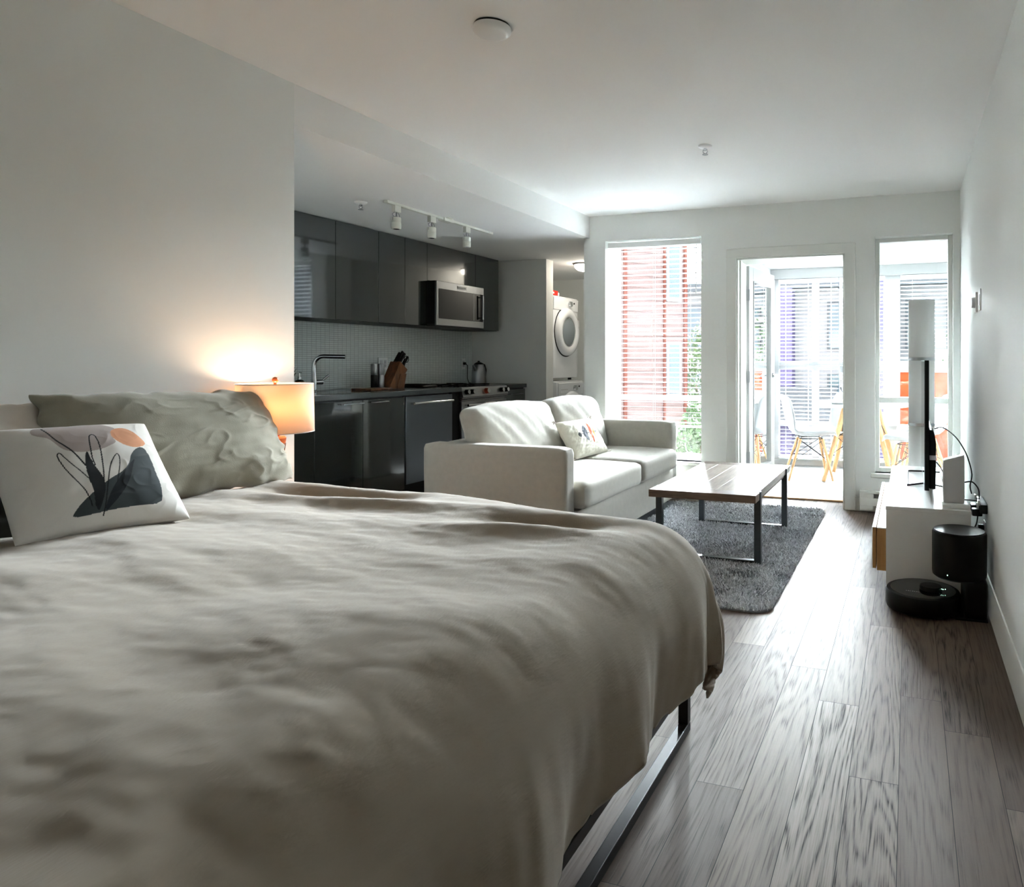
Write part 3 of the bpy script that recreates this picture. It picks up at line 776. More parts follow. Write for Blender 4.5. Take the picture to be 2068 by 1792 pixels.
def kitchen_range():
    y0, y1 = 5.458, 6.218; F = BF
    t = thing('kitchen_range', 'stainless kitchen range with five front knobs and two oven doors', 'range', (-4.25, 5.84, 0))
    obj('body', B(-4.57, F - 0.03, y0, y1, 0.06, 0.905).box(-4.5, F - 0.09, y0 + 0.02, y1 - 0.02, 0.0, 0.06), M['black'], t, smooth=False)
    obj('cooktop', B(-4.57, F - 0.02, y0, y1, 0.905, 0.925), M['blackgloss'], t, bevel=0.003)
    gr = MB()
    for gy in (y0 + 0.13, (y0 + y1) / 2, y1 - 0.13):
        for gx in (-4.42, -4.15):
            gr.box(gx - 0.12, gx + 0.12, gy - 0.006, gy + 0.006, 0.928, 0.94); gr.box(gx - 0.006, gx + 0.006, gy - 0.1, gy + 0.1, 0.928, 0.94)
    obj('grate', gr, M['blackmat'], t)
    obj('control_panel', MB().prism([(0, 0.832), (0.03, 0.832), (0.012, 0.918), (-0.02, 0.925), (-0.02, 0.832)], (F, y0, 0), (1, 0, 0), (0, 0, 1), (0, y1 - y0, 0)), M['steel'], t, bevel=0.002)
    for y, cop in ((5.515, 0), (5.60, 0), (5.835, 1), (6.095, 0), (6.18, 0)):
        r = 0.028 if cop else 0.023
        kn = MB().cyl((F + 0.02, y, 0.878), (F + 0.055, y, 0.881), r * 1.05, r * 0.9, 24)
        k = obj('knob', kn, M['copper'] if cop else M['black'], t)
        if cop: k['label'] = 'copper oven selector knob'
        obj('knob_face', MB().cyl((F + 0.0552, y, 0.881), (F + 0.0575, y, 0.8812), r * 0.88, r * 0.8, 24), M['chrome'], k)
    obj('trim_rail', B(F - 0.02, F + 0.02, y0, y1, 0.815, 0.829).box(F - 0.02, F + 0.012, y0, y1, 0.796, 0.808), M['steel'], t, bevel=0.003)
    for a, b, w0, w1 in ((y0 + 0.003, 5.955, 5.535, 5.90), (5.962, y1 - 0.003, 6.03, 6.155)):
        d = obj('oven_door', B(F - 0.03, F + 0.012, a, b, 0.22, 0.792), M['steel'], t, bevel=0.004)
        obj('door_window', B(F + 0.012, F + 0.0145, w0, w1, 0.34, 0.70), M['blackgloss'], d, bevel=0.001)
        hb = MB().cyl((F + 0.06, a + 0.03, 0.757), (F + 0.06, b - 0.03, 0.757), 0.0105)
        for y in (a + 0.05, b - 0.05): hb.cyl((F, y, 0.757), (F + 0.06, y, 0.757), 0.008, n=12)
        obj('handle', hb, M['chrome'], d)
    obj('drawer', B(F - 0.03, F + 0.01, y0 + 0.003, y1 - 0.003, 0.08, 0.21), M['steel'], t, bevel=0.003)
kitchen_range()
# printed towel over the left oven handle
def towel():
    F = BF
    pts = []
    path = [(F + 0.045, 0.60), (F + 0.046, 0.68), (F + 0.047, 0.745), (F + 0.052, 0.766), (F + 0.06, 0.7715), (F + 0.068, 0.766), (F + 0.073, 0.745), (F + 0.074, 0.66), (F + 0.075, 0.56), (F + 0.077, 0.46), (F + 0.078, 0.40)]
    y0, y1 = 5.765, 5.93
    t = thing('dish_towel', 'white printed dish towel hung over the left oven door handle', 'towel', (F + 0.07, 5.85, 0.40))
    def fn(u, v):
        k = v * (len(path) - 1); i = min(int(k), len(path) - 2); fr = k - i
        x = path[i][0] * (1 - fr) + path[i + 1][0] * fr; z = path[i][1] * (1 - fr) + path[i + 1][1] * fr
        return (x + 0.004 * math.sin(u * 9) * max(0, v - 0.5), y0 + (y1 - y0) * u, z)
    obj('cloth', MB().grid(16, 41, fn), M['whitelinen'], t, solid=0.003)
    X = F + 0.0815
    for dy, dz, sc in ((0.03, 0.02, 1), (0.07, 0.045, 0.8), (0.1, 0.0, 0.9), (0.06, -0.03, 0.7)):
        cy, cz = y0 + 0.02 + dy, 0.64 + dz; pr = MB()
        for k in range(5):
            a = k * 1.256 + dy * 40
            pr.obox((X, cy + 0.006 * sc * math.cos(a), cz + 0.006 * sc * math.sin(a)), (0.0006, 0, 0), (0, 0.007 * sc * math.cos(a), 0.007 * sc * math.sin(a)), (0, -0.0016 * math.sin(a), 0.0016 * math.cos(a)))
        obj('print_motif', pr, M['charcoal'], t, smooth=False)
towel()

def microwave():
    y0, y1 = 5.458 * KS, 6.218 * KS; F = -4.08; z0, z1 = 1.497, 1.904
    t = thing('microwave', 'stainless over-range microwave with black glass door', 'microwave', (-4.3, 5.7, z0))
    obj('body', B(KX + 0.01, F - 0.02, y0, y1, z0 + 0.012, z1), M['black'], t, bevel=0.002)
    obj('hood_base', B(KX + 0.01, F - 0.02, y0 - 0.0, y1, z0 - 0.008, z0 + 0.012), M['blackmat'], t, smooth=False)
    d = obj('door', B(F - 0.02, F, y0, y1, z0, z1), M['steel'], t, bevel=0.003)
    obj('door_window', B(F, F + 0.003, y0 + 0.03, y1 - 0.015, z0 + 0.062, z1 - 0.07), M['blackgloss'], d, bevel=0.001)
    gl = B(F + 0.003, F + 0.0045, y0 + 0.565, y0 + 0.569, z0 + 0.07, z1 - 0.075)
    obj('panel_line', gl, M['steel'], d, smooth=False)
    hb = MB().cyl((F + 0.035, y1 - 0.065, z0 + 0.085), (F + 0.035, y1 - 0.065, z1 - 0.085), 0.009)
    for z in (z0 + 0.1, z1 - 0.1): hb.cyl((F, y1 - 0.065, z), (F + 0.035, y1 - 0.065, z), 0.007, n=12)
    obj('handle', hb, M['chrome'], d)
    obj('badge', B(F, F + 0.003, 5.63, 5.77, z1 - 0.055, z1 - 0.02), M['white'], d, bevel=0.001)
    obj('lettering', text_mesh('KitchenAid', 0.022, (F + 0.0035, 5.706, z1 - 0.043)).add([(F + 0.0035, 5.637, z1 - 0.05), (F + 0.0035, 5.643, z1 - 0.05), (F + 0.0035, 5.643, z1 - 0.025), (F + 0.0035, 5.637, z1 - 0.025)], [(0, 1, 2, 3)]), M['black'], d, smooth=False)
microwave()

def faucet():
    bx, by = -4.45, 4.30; CT = 0.925
    t = thing('kitchen_faucet', 'chrome kitchen faucet with squared spout and side lever', 'faucet', (bx, by, CT))
    obj('body', MB().lathe([(0.028, 0), (0.028, 0.006), (0.022, 0.012), (0.022, 0.10), (0.0185, 0.105), (0.0185, 0.2)], (bx, by, CT), 28), M['chrome'], t)
    dx, dy = 0.85, 0.5; pts = [(bx, by, CT + 0.19)]
    for k in range(9):
        a = k / 8 * PI / 2; r = 0.075
        pts.append((bx + dx * r * (1 - math.cos(a)), by + dy * r * (1 - math.cos(a)), CT + 0.205 + r * math.sin(a)))
    pts.append((bx + dx * 0.235, by + dy * 0.235, CT + 0.276))
    obj('spout', MB().tube(pts, 0.0165, 16), M['chrome'], t)
    obj('lever', MB().cyl((bx, by + 0.015, CT + 0.075), (bx + 0.015, by + 0.07, CT + 0.075), 0.02, 0.02, 18).tube([(bx + 0.013, by + 0.06, CT + 0.08), (bx + 0.03, by + 0.12, CT + 0.13)], 0.009, 10), M['chrome'], t)
faucet()
def soap(loc, label, m, hh, r):
    t = thing('soap_dispenser', label, 'soap dispenser', loc)
    x, y, z = loc
    obj('bottle', MB().lathe([(r * 0.9, 0), (r, 0.01), (r, hh * 0.8), (r * 0.8, hh * 0.93), (r * 0.35, hh)], loc, 28), m, t)
    obj('pump', MB().cyl((x, y, z + hh), (x, y, z + hh + 0.022), r * 0.38).cyl((x, y, z + hh + 0.02), (x, y, z + hh + 0.055), 0.004).tube([(x, y, z + hh + 0.058), (x + 0.03, y - 0.012, z + hh + 0.055)], 0.006, 8), M['chrome'], t)
soap((-4.45, 4.165, 0.925), 'dark green pump soap bottle behind the lamp shade, beside the faucet', M['greenglass'], 0.10, 0.035)
pt = thing('potted_plant', 'small dark leafy sprig peeking past the bedroom wall edge by the tile', 'plant', (-4.46, 4.055, 0.925))
obj('pot', MB().lathe([(0.035, 0), (0.045, 0.09), (0.04, 0.09), (0.035, 0.08)], (-4.46, 4.055, 0.925), 24), M['white'], pt)
lf = MB(); rl = random.Random(3)
for k in range(16):
    a = rl.uniform(0, 2 * PI); e = rl.uniform(0.5, 1.3); ln = rl.uniform(0.1, 0.17)
    d = Vector((math.cos(a) * math.cos(e), math.sin(a) * math.cos(e), math.sin(e))); p = Vector((-4.46, 4.055, 1.0)); q = p + d * ln
    sd = d.cross(Vector((0, 0, 1))).normalized() * 0.014
    lf.add([p, p + d * ln * 0.6 + sd, q, p + d * ln * 0.6 - sd], [(0, 1, 2, 3)])
obj('leaves', lf, M['leafm'], pt)

def mill(loc, label, top, bot):
    t = thing('pepper_mill', label, 'pepper mill', loc, 0, 'mills on the worktop')
    obj('base', MB().lathe([(0.027, 0), (0.028, 0.004), (0.028, 0.118), (0.026, 0.122)], loc, 32), bot, t)
    obj('cap', MB().lathe([(0.026, 0.122), (0.028, 0.125), (0.028, 0.212), (0.024, 0.218), (0.006, 0.219)], loc, 32), top, t)
mill((-4.37, 4.865, 0.925), 'steel-topped mill with a dark base, left of the pair', M['steel'], M['black'])
mill((-4.35, 4.925, 0.925), 'all-steel mill standing beside the knife block', M['steel'], M['steel'])
tag(obj('cutting_board', B(-4.32, -4.12, 4.55, 4.80, 0.925, 0.943), M['blockwood'], loc=(-4.22, 4.67, 0.925), bevel=0.004), 'small dark wooden board lying left of the mills', 'board')

def knife_block():
    o = Vector((-4.33, 5.0, 0.925))
    t = thing('knife_block', 'slanted wooden knife block full of black knives', 'knife block', o)
    # slanted block (leaning along +Y), profile in YZ, thickness in X
    prof = [(0.0, 0.0), (0.10, 0.0), (0.235, 0.165), (0.14, 0.24)]
    obj('block', MB().prism([(y - 0.06, z) for y, z in prof], (o.x - 0.055, o.y, o.z), (0, 1, 0), (0, 0, 1), (0.11, 0, 0)), M['blockwood'], t, bevel=0.003)
    obj('front_block', MB().prism([(0.035, 0), (0.125, 0), (0.155, 0.13), (0.075, 0.13)], (o.x - 0.045, o.y, o.z), (0, 1, 0), (0, 0, 1), (0.105, 0, 0)), M['blockwood'], t, bevel=0.003)
    d = Vector((0, 0.62, 0.78)).normalized(); up = Vector((0, -0.78, 0.62)).normalized()
    for (dx, s, ln, h) in ((-0.035, 0.03, 0.125, 0.016), (-0.01, 0.03, 0.14, 0.015), (0.02, 0.028, 0.12, 0.014), (-0.03, -0.01, 0.11, 0.012), (0.03, -0.012, 0.115, 0.012), (0.0, -0.03, 0.1, 0.011)):
        p = o + Vector((dx, 0.125, 0.20)) + up * s
        k = obj('knife', MB().obox(p + d * (ln / 2), d * (ln / 2), up * h * 0.75, Vector((0.009, 0, 0))), M['black'], t, bevel=0.003)
        obj('bolster', MB().obox(p - d * 0.003, d * 0.006, up * h * 0.7, Vector((0.008, 0, 0))), M['chrome'], k)
    sc = MB()
    for sgn in (-1, 1):
        c = o + Vector((0.045, 0.15, 0.235)) + up * 0.016 * sgn + d * 0.03
        sc.tube([c + d * 0.022 * math.cos(a) + up * 0.012 * math.sin(a) for a in [i / 14 * 2 * PI for i in range(14)]], 0.0035, 6, True)
    s1 = obj('scissors', sc, M['black'], t)
    for i in range(4):
        p = o + Vector((-0.035 + 0.024 * i, 0.115, 0.13)); dd = Vector((0, 0.35, 0.93))
        obj('steak_knife', MB().obox(p + dd * 0.05, dd * 0.05, Vector((0, 0.009, -0.003)), Vector((0.007, 0, 0))), M['black'], t, bevel=0.002)
knife_block()
tr = MB().rbox((-4.33, 5.34, 0.936), (0.17, 0.1, 0.009), 0.008, 8)
gt = thing('griddle_tray', 'flat black rimmed tray on the worktop right of the knife block', 'tray', (-4.33, 5.34, 0.925))
obj('pan', tr, M['blackgloss'], gt, merge=True)
rm = []
for i in range(48):
    a = 2 * PI * i / 48; cxx = 0.165 * max(-1, min(1, 1.25 * math.cos(a))); cyy = 0.096 * max(-1, min(1, 1.25 * math.sin(a)))
    rm.append((-4.33 + cxx, 5.34 + cyy, 0.948))
obj('rim', MB().tube(rm, 0.006, 8, True), M['black'], gt)

def kettle():
    x, y, z = -4.33, 6.345, 0.925
    t = thing('kettle', 'stainless electric kettle on the worktop by the end wall', 'kettle', (x, y, z))
    obj('body', MB().lathe([(0.075, 0.0), (0.077, 0.012), (0.075, 0.03), (0.073, 0.12), (0.066, 0.17), (0.05, 0.205), (0.03, 0.222), (0.0001, 0.228)], (x, y, z), 40, cap=False), M['steel'], t)
    obj('lid', MB().lathe([(0.048, 0.206), (0.05, 0.21), (0.03, 0.226), (0.012, 0.231), (0.012, 0.243), (0.0001, 0.246)], (x, y, z), 28, cap=False), M['black'], t)
    obj('handle', MB().tube([(x, y + 0.05, z + 0.215), (x, y + 0.1, z + 0.2), (x, y + 0.125, z + 0.15), (x, y + 0.115, z + 0.08), (x, y + 0.075, z + 0.05)], 0.011, 10), M['black'], t)
    obj('spout', MB().tube([(x, y - 0.06, z + 0.15), (x, y - 0.09, z + 0.18), (x, y - 0.1, z + 0.195)], 0.012, 10, rad=[0.018, 0.013, 0.01]), M['steel'], t)
    obj('power_cord', MB().tube([(-4.583, 6.44, 1.14), (-4.56, 6.44, 1.142), (-4.53, 6.43, 1.12), (-4.51, 6.40, 1.06), (-4.49, 6.37, 0.98), (-4.46, 6.36, 0.935), (-4.41, 6.35, 0.932)], 0.0042, 8), M['cable'], t)
    obj('plug', MB().rbox((-4.573, 6.44, 1.14), (0.012, 0.017, 0.014), 0.006, 4), M['black'], t, merge=True)
kettle()
def outlet(y, z, w, label, two):
    x = KX + 0.008
    t = thing('wall_outlet', label, 'outlet', (x, y, z))
    obj('plate', B(x, x + 0.006, y - w / 2, y + w / 2, z - 0.058, z + 0.058), M['white'], t, bevel=0.002)
    cs2 = [y - 0.024, y + 0.024] if two else [y]
    for i, c in enumerate(cs2):
        q = obj('socket' if (i or not two) else 'rocker', B(x + 0.006, x + 0.0085, c - 0.017, c + 0.017, z - 0.034, z + 0.034), M['greyplastic'], t, bevel=0.001)
        if i or not two:
            sl = MB()
            for zz in (-0.018, 0.014):
                for dy in (-0.006, 0.006): sl.box(x + 0.0085, x + 0.0088, c + dy - 0.001, c + dy + 0.001, z + zz - 0.004, z + zz + 0.005)
            obj('slots', sl, M['black'], q, smooth=False)
outlet(5.22, 1.142, 0.118, 'white double switch and outlet plate on the tile above the mills', True)
outlet(6.44, 1.137, 0.07, 'white single outlet on the tile with the kettle plug', False)

# track light
def track_light():
    X = -3.35
    t = thing('track_light', 'white ceiling track with three small spot heads over the kitchen', 'track light', (X, 4.46, KB))
    obj('track', B(X - 0.017, X + 0.017, 3.835, 4.44, KB - 0.018, KB).box(X - 0.017, X + 0.017, 4.52, 5.094, KB - 0.018, KB), M['offwhite'], t, bevel=0.002)
    obj('feed_box', B(X - 0.03, X + 0.03, 4.43, 4.54, KB - 0.026, KB).box(X - 0.055, X + 0.055, 4.44, 4.5, KB - 0.006, KB), M['offwhite'], t, bevel=0.003)
    for y in (3.94, 4.315, 4.745):
        a = obj('adapter', B(X - 0.016, X + 0.016, y - 0.03, y + 0.03, KB - 0.062, KB - 0.018), M['offwhite'], t, bevel=0.002)
        hd = obj('spot_head', MB().lathe([(0.02, -0.178), (0.03, -0.178), (0.032, -0.174), (0.032, -0.136), (0.0305, -0.134), (0.0305, -0.131), (0.032, -0.129), (0.032, -0.103), (0.029, -0.098), (0.0001, -0.098)], (X, y, KB), 28, cap=False), M['offwhite'], t)
        obj('lens', MB().cyl((X, y, KB - 0.178), (X, y, KB - 0.172), 0.026), M['chrome'], hd)
        wr = MB().tube([(X, y - 0.01, KB - 0.06), (X, y - 0.04, KB - 0.078), (X, y - 0.03, KB - 0.092), (X, y + 0.028, KB - 0.096)], 0.0022, 6)
        wr.tube([(X, y + 0.01, KB - 0.06), (X, y + 0.03, KB - 0.075), (X, y + 0.034, KB - 0.12)], 0.0022, 6)
        wr.tube([(X, y, KB - 0.06), (X, y, KB - 0.1)], 0.005, 8)
        wr.tube([(X, y - 0.034, KB - 0.12), (X, y - 0.034, KB - 0.1), (X, y, KB - 0.088), (X, y + 0.034, KB - 0.1), (X, y + 0.034, KB - 0.12)], 0.002, 6)
        obj('wire_loop', wr, M['steel'], hd)
track_light()

def sprinkler(loc, label):
    x, y, z = loc
    t = thing('sprinkler_head', label, 'sprinkler', loc, 0, None)
    obj('escutcheon', MB().lathe([(0.042, 0.0), (0.04, -0.005), (0.03, -0.012), (0.016, -0.014), (0.0001, -0.014)], loc, 28, cap=False), M['white'], t)
    f = MB().cyl((x, y, z - 0.012), (x, y, z - 0.028), 0.009, n=12)
    f.tube([(x - 0.012, y, z - 0.02), (x - 0.014, y, z - 0.035), (x, y, z - 0.05)], 0.003, 6).tube([(x + 0.012, y, z - 0.02), (x + 0.014, y, z - 0.035), (x, y, z - 0.05)], 0.003, 6)
    obj('frame', f, M['chrome'], t)
    obj('deflector', MB().cyl((x, y, z - 0.05), (x, y, z - 0.053), 0.017), M['steel'], t)
sprinkler((-1.147, 3.975, H), 'sprinkler head in the main ceiling above the coffee table')
sprinkler((-3.553, 3.83, KB), 'sprinkler head in the kitchen ceiling left of the track light')
sd = thing('smoke_detector', 'round white smoke detector on the ceiling near the bed', 'smoke detector', (-1.503, 2.29, H))
obj('base', MB().lathe([(0.066, 0), (0.068, -0.004), (0.068, -0.008)], (-1.503, 2.29, H), 48), M['black'], sd)
obj('cover', MB().lathe([(0.07, -0.008), (0.072, -0.014), (0.07, -0.024), (0.06, -0.033), (0.045, -0.037), (0.0001, -0.038)], (-1.503, 2.29, H), 48, cap=False), M['white'], sd)
ll = thing('ceiling_lamp', 'small flush dome ceiling lamp in the laundry nook', 'lamp', (-3.44, 7.05, KB))
obj('rim', MB().lathe([(0.12, 0), (0.125, -0.012), (0.115, -0.02), (0.0001, -0.02)], (-3.44, 7.05, KB), 40, cap=False), M['steel'], ll)
obj('dome', MB().lathe([(0.11, -0.02), (0.1, -0.05), (0.07, -0.075), (0.03, -0.086), (0.0001, -0.088)], (-3.44, 7.05, KB), 40, cap=False), M['white'], ll)

M['lampdome'] = mat('lit_dome', (250, 246, 238), 0.4, emit=(255, 244, 228), estr=22.0)
bpy.data.objects['dome'].data.materials[0] = M['lampdome']
# laundry
def appliance(name, label, z0, xf, y0, y1, hgt, win_dark):
    t = thing(name, label, name, (xf - 0.35, (y0 + y1) / 2, z0))
    cy = (y0 + y1) / 2; w = y1 - y0
    def puff(p, q):
        return p
    obj('cabinet', MB().rbox((xf - 0.36, cy, z0 + hgt / 2), (0.36, w / 2, hgt / 2), 0.03, 14), M['whitegloss'], t, merge=True)
    zc = z0 + hgt * 0.565; rr = 0.272
    obj('control_panel', MB().prism([(0, 0), (0.006, 0.0), (0.012, 0.14), (0, 0.15)], (xf, y0 + 0.03, z0 + hgt - 0.165), (1, 0, 0), (0, 0, 1), (0, w - 0.06, 0)), M['whitegloss'], t, bevel=0.004)
    def ring(prof, m, nm, par):
        vs = []; fs = []; n = 56
        for r, d in prof:
            for k in range(n):
                a = 2 * PI * k / n; vs.append((xf + d, cy + r * math.cos(a), zc + r * 1.02 * math.sin(a)))
        for i in range(len(prof) - 1):
            for k in range(n): fs.append((i * n + k, i * n + (k + 1) % n, (i + 1) * n + (k + 1) % n, (i + 1) * n + k))
        return obj(nm, MB().add(vs, fs), m, par)
    ring([(rr + 0.012, -0.002), (rr + 0.012, 0.004), (rr, 0.005)], M['black'], 'door_gasket', t)
    dr = ring([(rr, 0.0), (rr, 0.03), (rr - 0.015, 0.05), (rr - 0.05, 0.062), (rr - 0.09, 0.055), (rr - 0.105, 0.04)], M['whitegloss'], 'door', t)
    ring([(rr - 0.105, 0.044), (rr - 0.115, 0.047), (rr - 0.12, 0.042)], M['chrome'], 'door_ring', dr)
    ring([(rr - 0.118, 0.04), (rr - 0.16, 0.048), (0.05, 0.055), (0.0002, 0.056)], win_dark, 'door_glass', dr)
    obj('door_grip', MB().rbox((xf + 0.055, cy + (rr - 0.045) * 0.93, zc + 0.1), (0.008, 0.012, 0.05), 0.006, 4), M['greyplastic'], dr, merge=True)
    zk = z0 + hgt - 0.085
    k = obj('dial', MB().cyl((xf + 0.008, cy + 0.075, zk), (xf + 0.04, cy + 0.075, zk), 0.034, 0.03, 28), M['chrome'], t)
    obj('button', MB().cyl((xf + 0.008, cy + 0.19, zk + 0.015), (xf + 0.016, cy + 0.19, zk + 0.015), 0.011, n=14), M['black'], t)
    if z0 < 0.5:
        obj('detergent_drawer', B(xf, xf + 0.012, y0 + 0.06, y0 + 0.27, z0 + hgt - 0.14, z0 + hgt - 0.045), M['whitegloss'], t, bevel=0.004)
        obj('drawer_slot', B(xf + 0.012, xf + 0.0135, y0 + 0.085, y0 + 0.245, z0 + hgt - 0.104, z0 + hgt - 0.09), M['greyplastic'], t)
    for yy in (y0 + 0.08, y1 - 0.08):
        for xx in (xf - 0.08, xf - 0.6):
            obj('foot', MB().cyl((xx, yy, z0 - 0.022), (xx, yy, z0 + 0.01), 0.022, n=14), M['black'], t)
M['dryglass'] = mat('dryer_door_glass', (128, 138, 144), 0.12, coat=0.3)
M['washglass'] = mat('washer_door_glass', (58, 66, 72), 0.08, coat=0.4)
appliance('washing_machine', 'white front-load washing machine under the dryer', 0.022, -3.735, 6.965, 7.65, 0.915, M['washglass'])
appliance('dryer', 'white clothes dryer with grey round door stacked on the washer', 0.965, -3.80, 6.975, 7.635, 0.955, M['dryglass'])
rb = thing('detergent_box', 'small red and white box on top of the dryer', 'box', (-3.86, 7.08, 1.92))
obj('carton', B(-3.9, -3.83, 6.98, 7.17, 1.921, 1.972), M['red'], rb, bevel=0.002)
obj('label_panel', B(-3.8295, -3.8285, 7.03, 7.08, 1.935, 1.955).box(-3.89, -3.835, 7.171, 7.21, 1.921, 1.955), M['white'], rb)

# ------------------------------------------------------------------ sofa
def sofa():
    X0, X1, Y0, Y1 = -2.79, -1.825, 3.50, 5.49
    t = thing('sofa', 'pale grey two-seat fabric sofa facing the coffee table', 'sofa', (-2.3, 4.5, 0))
    Fm = M['sofa']
    def soft(amp, f):
        def fn(p, q):
            n = nz(p.x * f, p.y * f, p.z * f + 3.3)
            return p + Vector((0, 0, 1)) * n * amp * 0.6 + q * n * amp * 0.5
        return fn
    def rb(name, x0, x1, y0, y1, z0, z1, r, n=14, fn=None):
        return obj(name, MB().rbox(((x0 + x1) / 2, (y0 + y1) / 2, (z0 + z1) / 2), ((x1 - x0) / 2, (y1 - y0) / 2, (z1 - z0) / 2), r, n, fn), Fm, t, merge=True)
    rb('base', X0 + 0.03, X1 + 0.015, Y0 + 0.135, Y1 - 0.135, 0.05, 0.305, 0.02)
    rb('arm', X0, X1, Y0, Y0 + 0.135, 0.045, 0.675, 0.035, 18, soft(0.004, 5))
    rb('arm', X0, X1, Y1 - 0.15, Y1, 0.045, 0.675, 0.035, 18, soft(0.004, 5))
    rb('back', X0, X0 + 0.16, Y0 + 0.13, Y1 - 0.145, 0.05, 0.66, 0.03)
    ym = 4.565
    def seat(p, q):
        puffz = 0.014 * (1 - (p.x / 0.3) ** 2) * (1 - (p.y / 0.46) ** 2) if p.z > 0 else 0
        return p + Vector((0, 0, puffz + 0.003 * nz(p.x * 6, p.y * 6, 1)))
    for a, b in ((Y0 + 0.138, ym - 0.002), (ym + 0.002, Y1 - 0.152)):
        rb('seat_cushion', -2.44, -1.765, a, b, 0.30, 0.462, 0.045, 18, seat)
    feet = MB()
    for x in (X0 + 0.08, X1 - 0.08):
        for y in (Y0 + 0.07, Y1 - 0.07):
            obj('foot', MB().cyl((x, y, 0), (x, y, 0.05), 0.025, n=14), M['black'], t)
    # plump leaning back cushions
    def backc(y0, y1, lean, seed):
        cy = (y0 + y1) / 2; hw = (y1 - y0) / 2
        def fn(p, q):
            v = p.z / 0.215; w = p.y / hw
            bul = (1 - v * v) * (1 - w * w)
            x = p.x * (0.72 + 0.5 * max(0, bul) + 0.16 * (1 - v) * 0.5)
            zz = p.z
            if v > 0.3: zz += 0.014 * math.cos(w * PI / 2) - 0.012 * w * w
            wr = nz(p.y * 5 + seed, p.z * 9 + p.y * 8, seed) + 0.55 * nz(p.y * 16 + p.z * 15, p.z * 5, seed + 4)
            x += 0.014 * wr * (0.35 + 0.65 * sstep(-0.6, 0.9, v)); zz += 0.006 * wr
            return Vector((x - lean * (zz + 0.215), p.y, zz))
        return obj('back_cushion', MB().rbox((-2.44, cy, 0.665), (0.105, hw, 0.215), 0.06, 30, fn), Fm, t, merge=True)
    backc(Y0 + 0.14, ym + 0.005, 0.34, 2.0)
    backc(ym - 0.005, Y1 - 0.155, 0.27, 7.0)
sofa()

# ------------------------------------------------------------------ pillows
def pose_axes(C, psi, al, roll=0.0):
    e1 = Vector((math.sin(psi), math.cos(psi), 0)); n0 = Vector((-e1.y, e1.x, 0))
    e2 = n0 * math.cos(al) + Vector((0, 0, math.sin(al)))
    a = e1 * math.cos(roll) + e2 * math.sin(roll); b = -e1 * math.sin(roll) + e2 * math.cos(roll)
    n = a.cross(b).normalized()
    if n.x < 0: n = -n
    return Vector(C), a, b, n

def pillow_mesh(C, a, b, n, w, hgt, th, N=70, pinch=0.06, wr=0.006, wf=7.0, seed=0.0, power=0.42, NV=None, edge=0.0, crease=0.0):
    """two puffed sheets; returns MB and per-vertex (u,v,side)"""
    NV = NV or N
    mb = MB(); info = []
    for side in (1, -1):
        vs = []
        for j in range(NV + 1):
            for i in range(N + 1):
                u = -1 + 2 * i / N; v = -1 + 2 * j / NV
                pu = (1 - abs(u) ** 2.6); pv = (1 - abs(v) ** 2.6)
                body = max(0.0, pu * pv) ** power
                x = w / 2 * u * (1 - pinch * (1 - v * v) * 1.0); y = hgt / 2 * v * (1 - pinch * (1 - u * u) * 1.0)
                rim = (abs(u) ** 3 + abs(v) ** 3)
                k1 = nz(u * wf * 0.5 + seed, v * wf * 0.5, seed + side * 3)
                k2 = nz(u * wf * 1.4 - v * wf * 0.9 + seed, v * wf * 1.3 + 5, seed + side)
                z = th / 2 * body * side + (k1 * 0.9 + k2 * 0.5) * wr * side * min(1, body * 2.0)
                if crease:
                    q1 = u * 1.5 + v * 0.7; q2 = v * 1.2 - u * 0.9
                    e1 = 1 - abs(nz(q1 * 0.9 + seed, q2 * 2.4, 21.0)) * 5.0; e2 = 1 - abs(nz(q1 * 2.2 - seed, q2 * 3.2 + u, 33.0)) * 4.6
                    k3 = sstep(-0.1, 0.35, nz(u * 1.7 + seed, v * 2.1, 50.0)); k4 = sstep(-0.15, 0.3, nz(u * 2.3 - seed, v * 2.6, 70.0))
                    z += side * crease * min(1, body * 2.2) * (max(0, e1) ** 1.5 * k3 + max(0, e2) ** 1.5 * k4 * (0.35 + 0.6 * sstep(-0.2, 1.0, u)))
                if edge:
                    ew = max(abs(u), abs(v)) ** 5
                    x += edge * ew * nz(v * 5 + seed, u * 2, 3) ; y += edge * ew * nz(u * 5 + seed, v * 2, 8)
                    z += edge * 0.8 * ew * nz(u * 3.5 + seed, v * 3.5, 12)
                vs.append(C + a * x + b * (y + hgt / 2) + n * z)
                info.append((u / 2, (v + 1) / 2, side))
        W = N + 1
        fs = [(j * W + i, j * W + i + 1, (j + 1) * W + i + 1, (j + 1) * W + i) for j in range(NV) for i in range(N)]
        if side < 0: fs = [f[::-1] for f in fs]
        mb.add(vs, fs)
    return mb, np.array(info)

